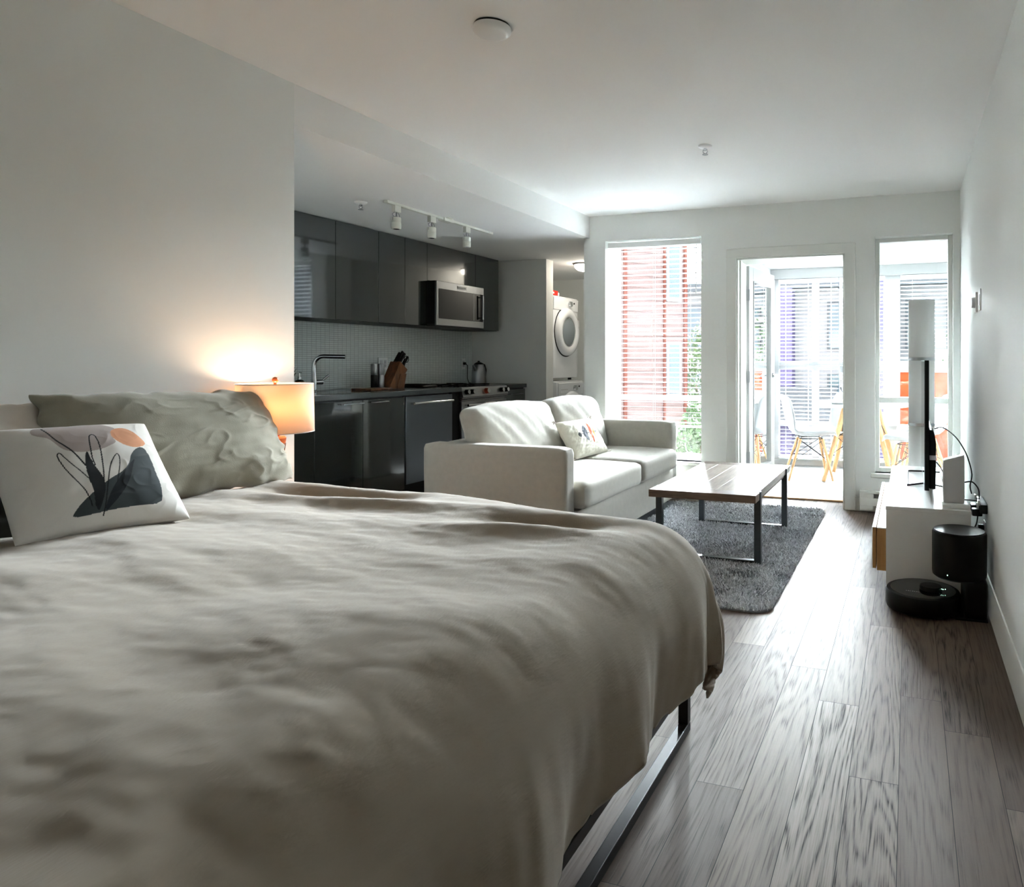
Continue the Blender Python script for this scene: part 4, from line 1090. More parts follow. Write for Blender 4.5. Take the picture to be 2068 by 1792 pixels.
def inpoly(P, poly):
    x, y = P[:, 0], P[:, 1]; c = np.zeros(len(P), bool); n = len(poly); j = n - 1
    for i in range(n):
        xi, yi = poly[i]; xj, yj = poly[j]
        cond = ((yi > y) != (yj > y)) & (x < (xj - xi) * (y - yi) / (yj - yi + 1e-12) + xi)
        c ^= cond; j = i
    return c
def smooth_poly(p, closed=True, it=2):
    p = [tuple(q) for q in p]
    for _ in range(it):
        q = []; n = len(p)
        rng = range(n) if closed else range(n - 1)
        if not closed: q.append(p[0])
        for i in rng:
            a, b = p[i], p[(i + 1) % n]
            q.append((0.75 * a[0] + 0.25 * b[0], 0.75 * a[1] + 0.25 * b[1])); q.append((0.25 * a[0] + 0.75 * b[0], 0.25 * a[1] + 0.75 * b[1]))
        if not closed: q.append(p[-1])
        p = q
    return p
def dist_line(P, line):
    d = np.full(len(P), 9.0)
    for (ax, ay), (bx, by) in zip(line[:-1], line[1:]):
        A = np.array((ax, ay)); Bv = np.array((bx - ax, by - ay)); l2 = Bv @ Bv + 1e-12
        t = np.clip(((P - A) @ Bv) / l2, 0, 1)
        d = np.minimum(d, np.linalg.norm(P - A - t[:, None] * Bv, axis=1))
    return d
def set_print(o, cols):
    at = o.data.attributes.new('print', 'FLOAT_COLOR', 'POINT'); at.data.foreach_set('color', cols.astype('f').ravel())

# big linen pillow, white pillow and charcoal pillow against the headboard
C, a, b, n = pose_axes((-2.335, 1.765, 0.70), -0.02, 1.10, -0.03)
mb, _ = pillow_mesh(C, a, b, n, 0.80, 0.40, 0.19, 190, 0.03, 0.004, 5.0, 1.7, 0.5, 110, 0.022, 0.0055)
tag(obj('bed_pillow', mb, M['linen'], loc=tuple(C), merge=True, angle=80), 'large wrinkled olive-grey linen pillow beside the bedside lamp', 'pillow')
C, a, b, n = pose_axes((-2.43, 1.07, 0.70), 0.05, 1.2, 0.03)
mb, _ = pillow_mesh(C, a, b, n, 0.72, 0.355, 0.15, 80, 0.04, 0.004, 5.0, 5.1, 0.5, 50, 0.018, 0.003)
tag(obj('bed_pillow', mb, M['whitelinen'], loc=tuple(C), merge=True, angle=80), 'white pillow showing behind the printed cushion at the headboard', 'pillow')
C, a, b, n = pose_axes((-2.27, 1.12, 0.69), 0.15, 0.95, 0.0)
mb, _ = pillow_mesh(C, a, b, n, 0.40, 0.24, 0.10, 40, 0.05, 0.006, 6.0, 9.1, 0.5)
tag(obj('cushion', mb, M['charcoal'], loc=tuple(C), merge=True, angle=80), 'dark charcoal cushion at the left edge, behind the printed one', 'cushion')

PR = {'mauve':[(-0.269, 0.882), (-0.249, 0.931), (-0.215, 0.954), (-0.166, 0.954), (-0.107, 0.97), (-0.033, 0.977), (0.128, 0.981), (0.168, 0.964), (0.211, 0.913), (0.241, 0.877), (0.195, 0.831), (0.182, 0.759), (0.195, 0.703), (0.153, 0.673), (0.096, 0.64), (0.038, 0.622), (-0.042, 0.614), (-0.114, 0.632), (-0.155, 0.672), (-0.17, 0.712), (-0.183, 0.765), (-0.204, 0.802), (-0.247, 0.828), (-0.268, 0.852)],
'sun':[(0.192, 0.841), (0.235, 0.878), (0.289, 0.886), (0.324, 0.864), (0.363, 0.794), (0.396, 0.724), (0.394, 0.687), (0.365, 0.658), (0.308, 0.64), (0.254, 0.654), (0.21, 0.697), (0.185, 0.75), (0.183, 0.796)],
'hill':[(-0.218, 0.073), (-0.198, 0.107), (-0.151, 0.166), (-0.1, 0.21), (-0.065, 0.242), (-0.024, 0.275), (0.016, 0.308), (0.061, 0.341), (0.125, 0.38), (0.174, 0.423), (0.219, 0.485), (0.241, 0.544), (0.272, 0.593), (0.312, 0.633), (0.351, 0.65), (0.375, 0.629), (0.378, 0.559), (0.378, 0.459), (0.369, 0.371), (0.367, 0.283), (0.353, 0.19), (0.321, 0.093), (0.164, 0.091), (0.003, 0.083), (-0.1, 0.072)],
'leaf1':[(-0.025, 0.619), (-0.011, 0.612), (-0.013, 0.565), (-0.009, 0.488), (0.002, 0.436), (0.015, 0.366), (0.014, 0.3), (-0.002, 0.229), (-0.048, 0.119), (-0.067, 0.083), (-0.081, 0.126), (-0.067, 0.243), (-0.07, 0.333), (-0.068, 0.423), (-0.054, 0.521)],
'leaf2':[(0.265, 0.518), (0.231, 0.448), (0.197, 0.367), (0.142, 0.266), (0.076, 0.18), (0.025, 0.126), (-0.029, 0.075), (-0.024, 0.113), (0.01, 0.186), (0.057, 0.266), (0.123, 0.355), (0.18, 0.422), (0.24, 0.499)],
'l1':[(-0.194, 0.926), (-0.18, 0.846), (-0.157, 0.749), (-0.108, 0.657), (-0.079, 0.567), (-0.059, 0.48)],
'l2':[(-0.096, 0.129), (-0.102, 0.202), (-0.117, 0.285), (-0.15, 0.373), (-0.182, 0.468), (-0.193, 0.544), (-0.196, 0.602), (-0.183, 0.632), (-0.17, 0.623), (-0.158, 0.571), (-0.127, 0.491), (-0.097, 0.428), (-0.072, 0.366)],
'l3':[(-0.003, 0.479), (-0.004, 0.538), (0.009, 0.631), (0.032, 0.759), (0.047, 0.798), (0.071, 0.808), (0.081, 0.771), (0.075, 0.665), (0.056, 0.537), (0.032, 0.413), (0.01, 0.317)],
'l4':[(-0.045, 0.054), (-0.019, 0.136), (0.014, 0.251), (0.052, 0.368), (0.09, 0.472), (0.13, 0.543), (0.163, 0.584), (0.169, 0.546), (0.154, 0.478), (0.124, 0.397), (0.086, 0.294)]}
CUSH_POSE = ((-2.055, 1.305, 0.706), 0.18, 0.745, -0.025)
def printed_cushion():
    C, a, b, n = pose_axes(*CUSH_POSE)
    S = 0.392
    mb, info = pillow_mesh(C, a, b, n, S, S, 0.125, 260, 0.045, 0.0022, 4.0, 2.2, 0.42, crease=0.0011)
    o = obj('cushion', mb, M['print'], loc=tuple(C), angle=180)
    P = info[:, :2]; front = info[:, 2] > 0
    cols = np.tile(np.array(s2l((222, 219, 214))), (len(P), 1))
    P = np.stack([P[:, 0], P[:, 1]], 1)
    def fill(k, rgb, it=2, mixf=1.0):
        m = inpoly(P, smooth_poly(PR[k], True, it)) & front
        cols[m] = cols[m] * (1 - mixf) + np.array(s2l(rgb)) * mixf
    def stroke(k, wd, rgb=(30, 34, 36)):
        m = (dist_line(P, smooth_poly(PR[k], False, 2)) < wd) & front
        cols[m] = s2l(rgb)
    fill('mauve', (168, 156, 152)); fill('sun', (212, 150, 112)); fill('hill', (62, 70, 73), 1)
    fill('leaf2', (34, 40, 45)); fill('leaf1', (34, 38, 41))
    stroke('l1', 0.0058); stroke('l2', 0.0038); stroke('l3', 0.0042); stroke('l4', 0.0036)
    set_print(o, cols)
    tag(o, 'white square cushion printed with a grey hill, orange sun and line leaves', 'cushion')
printed_cushion()

TH = {'grey':[(0.096, 0.774), (0.134, 0.688), (0.117, 0.566), (0.085, 0.459), (0.025, 0.302), (-0.042, 0.359), (-0.094, 0.469), (-0.082, 0.6), (-0.031, 0.681)],
'orange':[(0.333, 0.848), (0.348, 0.724), (0.333, 0.565), (0.287, 0.4), (0.21, 0.227), (0.194, 0.338), (0.204, 0.506), (0.23, 0.662), (0.264, 0.771)],
'yellow':[(0.493, 0.766), (0.49, 0.644), (0.46, 0.52), (0.394, 0.335), (0.359, 0.411), (0.379, 0.557), (0.421, 0.678)]}
def throw_cushion():
    C, a, b, n = pose_axes((-2.205, 4.66, 0.472), 0.075, 0.98, -0.004)
    W, S = 0.475, 0.305
    t = thing('throw_cushion', 'cream sofa cushion with grey, orange and yellow leaf shapes and tassels', 'cushion', tuple(C))
    mb, info = pillow_mesh(C, a, b, n, W, S, 0.12, 180, 0.04, 0.006, 7.0, 4.4, 0.42, 120)
    o = obj('cover', mb, M['print'], t, angle=180)
    P = info[:, :2].copy(); front = info[:, 2] > 0
    cols = np.tile(np.array(s2l((224, 220, 206))), (len(P), 1))
    f = lambda p: (-0.075 + 0.665 * p[0], p[1])
    Q = P * np.array([W, S])
    def fl(m, rgb): cols[m & front] = s2l(rgb)
    st = [f((-0.2, 0.53)), f((0.53, 0.545))]
    fl(dist_line(Q, [(x * W, y * S) for x, y in st]) < 0.0024, (40, 42, 52))
    for k, rgb in (('grey', (92, 96, 106)), ('orange', (222, 88, 40)), ('yellow', (222, 150, 52))):
        fl(inpoly(P, smooth_poly([f(p) for p in TH[k]], True, 1)), rgb)
    c = np.array(f((-0.245, 0.523))) * np.array([W, S]); fl(np.linalg.norm(Q - c, axis=1) < 0.0205, (34, 38, 40))
    c = np.array(f((0.525, 0.545))) * np.array([W, S])
    for ang in (0.5, 2.1): fl(dist_line(Q, [tuple(c + 0.014 * np.array((math.cos(ang), math.sin(ang)))), tuple(c - 0.014 * np.array((math.cos(ang), math.sin(ang))))]) < 0.004, (52, 56, 72))
    set_print(o, cols)
    for su in (-1, 1):
        for sv in (0, 1):
            p = C + a * (su * W / 2 * 0.985) + b * (S * (0.015 if sv == 0 else 0.985))
            ts = MB(); rr = random.Random(su * 3 + sv)
            for k in range(18):
                d = (a * su * rr.uniform(0.3, 1) + b * ((1 if sv else -1) * rr.uniform(0.0, 0.7)) + n * rr.uniform(-0.5, 0.6)).normalized()
                q = p + d * rr.uniform(0.02, 0.034); 
                ts.tube([p, p + d * 0.015, q + Vector((0, 0, -0.004))], 0.0025, 5)
            obj('tassel', ts, M['whitelinen'], t)
throw_cushion()

# ------------------------------------------------------------------ bed
def bed():
    t = thing('bed', 'queen bed with black metal frame and wooden headboard', 'bed', (-1.65, 1.3, 0))
    obj('headboard', B(-2.655, -2.60, 0.5, 2.085, 0.35, 1.017), M['headwood'], t, bevel=0.004)
    obj('mattress', MB().rbox((-1.645, 1.3, 0.475), (0.955, 0.765, 0.14), 0.06, 12), M['whitelinen'], t, merge=True)
    obj('platform', B(-2.6, -0.668, 0.53, 2.085, 0.183, 0.335), M['tan'], t, bevel=0.004)
    fr = 0.032; X = -0.655
    fm = B(X - fr, X, 0.50, 2.105, 0.0, 0.03).box(X - fr, X, 0.50, 2.105, 0.15, 0.182)
    fm.box(X - fr, X, 2.075, 2.105, 0.03, 0.15).box(X - fr, X, 0.50, 0.53, 0.03, 0.15)
    obj('foot_frame', fm, M['blackmat'], t, bevel=0.002)
    fm = B(-2.5, -2.5 + fr, 0.50, 2.105, 0.0, 0.03).box(-2.5, -2.5 + fr, 0.50, 2.105, 0.17, 0.2).box(-2.5, -2.5 + fr, 2.075, 2.105, 0.03, 0.17).box(-2.5, -2.5 + fr, 0.50, 0.53, 0.03, 0.17)
    obj('head_frame', fm, M['blackmat'], t, bevel=0.002)
bed()

def duvet():
    NX, NY = 300, 300
    ptop = 0.695
    xs = np.linspace(-2.33, -0.05, NX); 
    ys = np.linspace(-0.25, 2.72, NY)
    xe, ye, yn = -0.755, 2.0, 0.36; r = 0.215
    vs = []
    def wav(x, y):
        s = 0.0
        s += 0.030 * nz(x * 1.15 + 3.1, y * 2.3 + 0.7, 0.3)
        s += 0.012 * nz(x * 1.9 + y * 1.2, y * 4.6 - x * 0.9, 5.2)
        s += 0.0045 * nz(x * 4.2, y * 9.0 + x * 2.2, 9.1)
        s += 0.0022 * nz(x * 11.0 + y * 3, y * 20.0, 2.1)
        s += 0.0012 * nz(x * 26.0, y * 44.0, 7.1)
        # hollows and crests seen in the cloth
        def g(cx, cy, sx, sy, h, ang=0.0):
            c, q = math.cos(ang), math.sin(ang); dx, dy = x - cx, y - cy
            u = dx * c + dy * q; v = -dx * q + dy * c
            return h * math.exp(-(u / sx) ** 2 - (v / sy) ** 2)
        s += g(-1.95, 1.99, 0.30, 0.07, -0.042, 0.12) + g(-1.75, 1.87, 0.45, 0.05, 0.020, 0.10)
        s += g(-1.02, 1.83, 0.16, 0.055, -0.040, 0.15) + g(-1.05, 1.72, 0.25, 0.05, 0.018, 0.1)
        s += g(-2.2, 1.55, 0.25, 0.25, 0.012) 
        return s
    for j, q in enumerate(ys):
        for i, p in enumerate(xs):
            ye2 = 2.05 - 0.15 * sstep(-1.7, -0.75, p)
            dx = max(0.0, p - xe); 
            if q > ye2: dy = q - ye2; sy = 1
            elif q < yn: dy = yn - q; sy = -1
            else: dy = 0.0; sy = 0
            # clip overhang lengths so the hem sits above the floor
            d = math.hypot(dx, dy)
            z = ptop + wav(min(p, xe + 0.45), min(max(q, yn - 0.4), ye2 + 0.3)) * (1 - 0.75 * sstep(0.0, 0.35, d))
            if d > 0:
                ux, uy = dx / d, dy / d
                corner = (2 * ux * uy) ** 2
                dd = d * (1 - 0.08 * corner)
                if dd < r * PI / 2:
                    hh = r * math.sin(dd / r); v = r * (1 - math.cos(dd / r))
                else:
                    e = dd - r * PI / 2; hh = r + 0.05 * e - (0.42 + 0.95 * corner) * e * e + 0.46 * corner * e; v = r + e * 0.985
                x = min(p, xe) + ux * hh; y = (q if sy == 0 else (ye2 if sy > 0 else yn)) + sy * uy * hh
                # hanging folds
                s = q * 1.0 if dx > dy else p
                ang = math.atan2(dy, dx)
                s = s + 0.55 * ang * (1 if dx > dy else -1)
                k = sstep(0.05, 0.42, v)
                fold = (0.020 * math.sin(s * 15.0 + 2.0 * nz(s * 2.0, v * 1.5, 4.0)) + 0.017 * nz(s * 9.0, v * 2.2, 1.0) + 0.008 * nz(s * 22.0, v * 6.0, 2.0)) * k
                fold += 0.014 * corner * math.sin(ang * 9.0) * k
                x += ux * fold; y += sy * uy * fold
                z -= v
                z += 0.012 * k * nz(s * 7, 3.0, 0.0)
                if sy > 0 and dx < 0.02: z = max(z, 0.10)
            else:
                x, y = p, q
            vs.append((x, y, z))
    fs = []
    for j in range(NY - 1):
        for i in range(NX - 1):
            p, q = xs[i], ys[j]
            dx = max(0.0, p - xe); lim = 0.515 - 0.032 * min(0.8, max(0.0, 1.9 - q)) +  0.03 * nz(q * 3.0, 1.0, 0)
            ye2 = 2.05 - 0.15 * sstep(-1.7, -0.75, p)
            dy = max(0.0, q - ye2, yn - q)
            if dx > lim or dy > 0.56: continue
            fs.append((j * NX + i, j * NX + i + 1, (j + 1) * NX + i + 1, (j + 1) * NX + i))
    used = sorted({i for f in fs for i in f}); mp = {k: n for n, k in enumerate(used)}
    mb = MB().add([vs[k] for k in used], [tuple(mp[i] for i in f) for f in fs])
    o = obj('duvet', mb, M['duvet'], loc=(-1.4, 1.3, 0.69), angle=180)
    md = o.modifiers.new('thick', 'SOLIDIFY'); md.thickness = 0.012; md.offset = -1
    tag(o, 'rumpled grey-beige linen duvet spread over the bed and hanging at its foot', 'duvet')
duvet()

# bedside lamp on a nightstand
def nightstand():
    t = thing('nightstand', 'small wooden nightstand under the lit lamp, beyond the pillows', 'nightstand', (-2.46, 2.29, 0))
    obj('top', B(-2.66, -2.26, 2.13, 2.46, 0.535, 0.56), M['headwood'], t, bevel=0.003)
    obj('cabinet', B(-2.65, -2.28, 2.14, 2.45, 0.25, 0.535), M['headwood'], t, bevel=0.002)
    obj('drawer', B(-2.28, -2.265, 2.145, 2.445, 0.27, 0.52), M['headwood'], t, bevel=0.002)
    for x in (-2.63, -2.3):
        for y in (2.16, 2.43): obj('leg', MB().cyl((x, y, 0), (x, y, 0.25), 0.014, 0.018, 12), M['blackmat'], t)
nightstand()
LX, LY = -2.525, 2.24
def lamp():
    t = thing('table_lamp', 'lit bedside lamp with cream drum shade and carved orange wood base', 'lamp', (LX, LY, 0.56))
    base = MB().lathe([(0.06, 0.0), (0.06, 0.02), (0.03, 0.035), (0.022, 0.06), (0.02, 0.10), (0.026, 0.18), (0.040, 0.272), (0.042, 0.285), (0.036, 0.292), (0.0001, 0.292)], (LX, LY, 0.56), 40, cap=False)
    obj('lamp_base', base, M['lampwood'], t)
    sl = MB()
    for ring, (z0, z1, r0, r1) in enumerate(((0.205, 0.262, 0.0302, 0.0385),)):
        for k in range(20):
            a = 2 * PI * k / 20
            sl.tube([(LX + r0 * math.cos(a), LY + r0 * math.sin(a), 0.56 + z0), (LX + r1 * math.cos(a), LY + r1 * math.sin(a), 0.56 + z1)], 0.0022, 6)
    obj('carved_slots', sl, M['blockwood'], t)
    r = 0.143
    sh = MB().lathe([(r + 0.004, 0.870), (r, 1.073)], (LX, LY, 0), 72, cap=False)
    obj('lamp_shade', sh, M['shade'], t, solid=0.0015)
    obj('shade_rim', MB().lathe([(r + 0.005, 0.8695), (r + 0.0055, 0.873), (r + 0.003, 0.873), (r + 0.003, 0.8695), (r + 0.005, 0.8695)], (LX, LY, 0), 72, cap=False), M['whitelinen'], t)
    obj('shade_rim', MB().lathe([(r + 0.001, 1.070), (r + 0.0015, 1.0735), (r - 0.001, 1.0735), (r - 0.001, 1.07), (r + 0.001, 1.07)], (LX, LY, 0), 72, cap=False), M['whitelinen'], t)
    obj('socket', MB().cyl((LX, LY, 0.85), (LX, LY, 0.92), 0.017), M['lampwood'], t)
    obj('bulb', MB().sphere((LX, LY, 0.955), 0.03, 12, 1.15), M['bulb'], t)
    sp = MB().tube([(LX - r, LY, 1.06), (LX + r, LY, 1.06)], 0.0022, 6).tube([(LX, LY - r, 1.06), (LX, LY + r, 1.06)], 0.0022, 6)
    sp.tube([(LX - 0.05, LY, 0.92), (LX - 0.055, LY, 1.0), (LX, LY, 1.06)], 0.002, 6).tube([(LX + 0.05, LY, 0.92), (LX + 0.055, LY, 1.0), (LX, LY, 1.06)], 0.002, 6)
    obj('harp', sp, M['steel'], t)
    obj('finial', MB().cyl((LX, LY, 1.06), (LX, LY, 1.080), 0.006, n=12).sphere((LX, LY, 1.089), 0.0125, 10), M['lampwood'], t)
lamp()
pl_d = bpy.data.lights.new('bedside_bulb', 'POINT'); pl_d.energy = 3.2; pl_d.color = (1.0, 0.69, 0.47); pl_d.shadow_soft_size = 0.035
plo = bpy.data.objects.new('bedside_bulb', pl_d); COL.objects.link(plo); plo.location = (LX, LY, 1.005)

# ------------------------------------------------------------------ rug and coffee table
def rug():
    x0, x1, y0, y1 = -1.98, -0.605, 3.17, 5.47
    rs = np.random.RandomState(5)
    n = 62000
    X = rs.uniform(x0, x1, n); Y = rs.uniform(y0, y1, n)
    rc = 0.09
    cxs = np.clip(X, x0 + rc, x1 - rc); cys = np.clip(Y, y0 + rc, y1 - rc)
    k = np.hypot(X - cxs, Y - cys) < rc
    k &= ~((X < -1.8) & (Y > 3.5))
    X, Y = X[k], Y[k]; n = len(X)
    flow = np.array([noise.noise(Vector((a * 5, b * 5, 1.0))) for a, b in zip(X, Y)])
    ang = rs.uniform(0, 2 * PI, n) * 0.6 + flow * 5
    lean = rs.uniform(0.006, 0.02, n); hgt = rs.uniform(0.016, 0.032, n) * (0.8 + 0.4 * flow)
    wdt = rs.uniform(0.0022, 0.0040, n)
    dx, dy = np.cos(ang), np.sin(ang); px, py = -dy, dx
    V = np.zeros((n, 6, 3))
    for i, (f, hh, ww) in enumerate(((0, 0, 1.0), (0.35, 0.62, 1.0), (1.0, 1.0, 0.6))):
        bx = X + dx * lean * f; by = Y + dy * lean * f; bz = 0.004 + hgt * hh
        V[:, i * 2, 0] = bx - px * wdt * ww; V[:, i * 2, 1] = by - py * wdt * ww; V[:, i * 2, 2] = bz
        V[:, i * 2 + 1, 0] = bx + px * wdt * ww; V[:, i * 2 + 1, 1] = by + py * wdt * ww; V[:, i * 2 + 1, 2] = bz
    base = np.arange(n)[:, None] * 6
    F = np.concatenate([base + np.array([0, 1, 3, 2]), base + np.array([2, 3, 5, 4])], 0)
    t = thing('rug', 'shaggy mid-grey rug under the coffee table', 'rug', (-1.3, 4.3, 0))
    me = bpy.data.meshes.new('pile')
    V = V.reshape(-1, 3) - np.array([-1.3, 4.3, 0])
    me.vertices.add(len(V)); me.vertices.foreach_set('co', V.ravel())
    me.loops.add(F.size); me.loops.foreach_set('vertex_index', F.ravel().astype('i'))
    me.polygons.add(len(F)); me.polygons.foreach_set('loop_start', np.arange(len(F), dtype='i') * 4)
    me.update(); me.validate()
    tone = np.repeat(np.clip(rs.normal(0.5, 0.22, n), 0, 1), 6)
    at = me.attributes.new('tone', 'FLOAT', 'POINT'); at.data.foreach_set('value', tone.astype('f'))
    m, nt, N, Lk, p = new_mat('shag_yarn')
    a = N.new('ShaderNodeAttribute'); a.attribute_name = 'tone'
    r = N.new('ShaderNodeValToRGB'); r.color_ramp.elements[0].color = s2l((128, 131, 135)); r.color_ramp.elements[1].color = s2l((236, 238, 241))
    Lk.new(a.outputs['Fac'], r.inputs['Fac']); Lk.new(r.outputs['Color'], p.inputs['Base Color']); p.inputs['Roughness'].default_value = 0.9; p.inputs['Specular IOR Level'].default_value = 0.1
    me.materials.append(m)
    o = bpy.data.objects.new('pile', me); COL.objects.link(o); o.parent = t; o['kind'] = 'stuff'
    poly = []
    for cxx, cyy, a0 in ((x1 - rc, y1 - rc, 0), (x0 + rc, y1 - rc, 90), (x0 + rc, y0 + rc, 180), (x1 - rc, y0 + rc, 270)):
        for q in range(7):
            an = math.radians(a0 + q * 15); poly.append((cxx + rc * math.cos(an), cyy + rc * math.sin(an)))
    obj('backing', MB().prism(poly, (0, 0, 0.001), (1, 0, 0), (0, 1, 0), (0, 0, 0.007)), mat('rug_backing', (120, 123, 128), 0.95), t, smooth=False)
rug()

def coffee_table():
    X0, X1, Y0, Y1, Z0, Z1 = -1.43, -0.80, 3.775, 4.96, 0.382, 0.425
    t = thing('coffee_table', 'rectangular plank-top coffee table on dark metal loop legs', 'table', (-1.115, 4.37, 0.008))
    mb = MB(); n = 5; e = 0.0007; be = 0.105
    for k in range(n):
        a = X0 + 0.006 + (X1 - X0 - 0.012) * k / n; b = X0 + 0.006 + (X1 - X0 - 0.012) * (k + 1) / n
        mb.box(a + e, b - e, Y0 + be + e, Y1 - be - e, Z0 + 0.002, Z1)
    obj('tabletop', mb, M['tablewood'], t, bevel=0.001)
    obj('end_board', B(X0, X1, Y0, Y0 + be, Z0, Z1), M['tableend'], t, bevel=0.002)
    obj('end_board', B(X0, X1, Y1 - be, Y1, Z0, Z1), M['tableend'], t, bevel=0.002)
    obj('apron', B(X0 + 0.02, X1 - 0.02, Y0 + 0.13, Y1 - 0.13, Z0 - 0.02, Z0 + 0.001), M['tableend'], t)
    w = 0.036
    for y in (Y0 + 0.125, Y1 - 0.125 - w):
        f = B(X0 - 0.002, X0 + w, y, y + w, 0.012, Z1 - 0.001).box(X1 - w, X1 + 0.002, y, y + w, 0.012, Z1 - 0.001)
        f.box(X0 + w, X1 - w, y, y + w, 0.012, 0.03).box(X0 + w, X1 - w, y, y + w, Z0 - 0.022, Z0 - 0.002)
        obj('leg_frame', f, M['legmetal'], t, bevel=0.0015)
coffee_table()

# ------------------------------------------------------------------ right side: console, tv and the rest
CZ = 0.44
def console():
    X0, X1, Y0, Y1 = -0.109, 0.286, 3.655, 5.085
    t = thing('tv_console', 'low white television console with protruding wood-edged drawer fronts', 'console', (0.09, 4.37, 0))
    obj('top', B(X0 - 0.002, X1 + 0.002, Y0 - 0.002, Y1, CZ - 0.02, CZ), M['white'], t, bevel=0.002)
    obj('side_panel', B(X0, X1, Y0, Y0 + 0.02, 0.0, CZ - 0.02), M['white'], t, bevel=0.001)
    obj('side_panel', B(X0, X1, Y1 - 0.02, Y1, 0.0, CZ - 0.02), M['white'], t, bevel=0.001)
    obj('shelf', B(X0 + 0.005, X1 - 0.02, Y0 + 0.02, Y1 - 0.02, 0.08, 0.10), M['white'], t)
    obj('back_panel', B(X1 - 0.02, X1 - 0.01, Y0 + 0.02, Y1 - 0.02, 0.05, CZ - 0.02), M['white'], t)
    yb = [Y0 + 0.022, (Y0 + Y1) / 2, Y1 - 0.022]
    for a, b in zip(yb[:-1], yb[1:]):
        d = obj('drawer', B(X0 - 0.045, X0 + 0.25, a + 0.002, b - 0.002, 0.105, 0.318), M['tan'], t, bevel=0.001)
        obj('drawer_rim', B(X0 - 0.045, X0 + 0.0, a + 0.002, b - 0.002, 0.318, 0.322), M['white'], d)
        f = obj('drawer_front', B(X0 - 0.066, X0 - 0.049, a + 0.002, b - 0.002, 0.115, 0.322), M['tan'], d, bevel=0.001)
        obj('front_face', B(X0 - 0.068, X0 - 0.066, a + 0.002, b - 0.002, 0.115, 0.322).box(X0 - 0.066, X0 - 0.049, a + 0.002, b - 0.002, 0.322, 0.324), M['white'], f)
console()

def tv():
    X, Y0, Y1, Z0, Z1 = 0.094, 4.0, 5.0, 0.466, 1.172
    t = thing('television', 'flat television seen edge on, standing on the white console', 'television', (0.1, 4.5, CZ))
    obj('panel', B(X - 0.012, X + 0.010, Y0, Y1, Z0, Z1), M['black'], t, bevel=0.003)
    obj('screen', B(X - 0.0135, X - 0.012, Y0 + 0.008, Y1 - 0.008, Z0 + 0.012, Z1 - 0.008), M['blackgloss'], t)
    obj('bezel', frame_rect(MB(), 0, 1, 0, 1, 0, 1, 0.1) if False else B(X - 0.0145, X - 0.0125, Y0, Y0 + 0.006, Z0, Z1).box(X - 0.0145, X - 0.0125, Y0, Y1, Z1 - 0.006, Z1).box(X - 0.0145, X - 0.0125, Y0, Y1, Z0, Z0 + 0.01), M['steel'], t)
    bk = MB().prism([(0.01, Z0 + 0.008), (0.044, Z0 + 0.004), (0.047, Z0 + 0.25), (0.04, Z0 + 0.30), (0.03, Z0 + 0.325), (0.01, Z0 + 0.33)], (X, Y0 + 0.02, 0), (1, 0, 0), (0, 0, 1), (0, Y1 - Y0 - 0.04, 0))
    obj('rear_housing', bk, M['black'], t, bevel=0.006)
    obj('port_panel', B(X + 0.012, X + 0.0475, Y0 + 0.0185, Y0 + 0.0205, Z0 + 0.165, Z0 + 0.19), M['greyplastic'], t)
    ft = MB()
    for xs in (-1, 1):
        xo = X + xs * 0.10
        ft.tube([(X, 4.33, Z0 + 0.01), (X + xs * 0.01, 4.33, CZ + 0.012), (xo, 4.27, CZ + 0.006), (xo, 4.83, CZ + 0.006), (X + xs * 0.01, 4.80, CZ + 0.012), (X, 4.80, Z0 + 0.01)], 0.0055, 8)
    obj('wire_stand', ft, M['blackmat'], t)
tv()

def router():
    x0, x1, y0 = 0.160, 0.262, 3.70
    t = thing('router', 'white upright wireless router on a flat base at the console end', 'router', (0.21, 3.75, CZ))
    obj('base', MB().rbox((0.222, 3.728, CZ + 0.012), (0.065, 0.05, 0.012), 0.01, 8), M['white'], t, merge=True)
    def fn(p, q):
        return p + Vector((0, 0, (p.x / 0.05) * 0.016 if p.z > 0 else 0))
    obj('body', MB().rbox(((x0 + x1) / 2, 3.735, CZ + 0.137), (0.05, 0.034, 0.113), 0.007, 10, fn), M['greyplastic'], t, merge=True)
    vt = MB()
    for k in range(12):
        xx = x0 + 0.008 + k * 0.0078; z = CZ + 0.2505 + ((xx - (x0 + x1) / 2) / 0.05) * 0.016
        vt.box(xx, xx + 0.003, 3.71, 3.76, z - 0.001, z + 0.0015)
    obj('vents', vt, M['white'], t)
router()

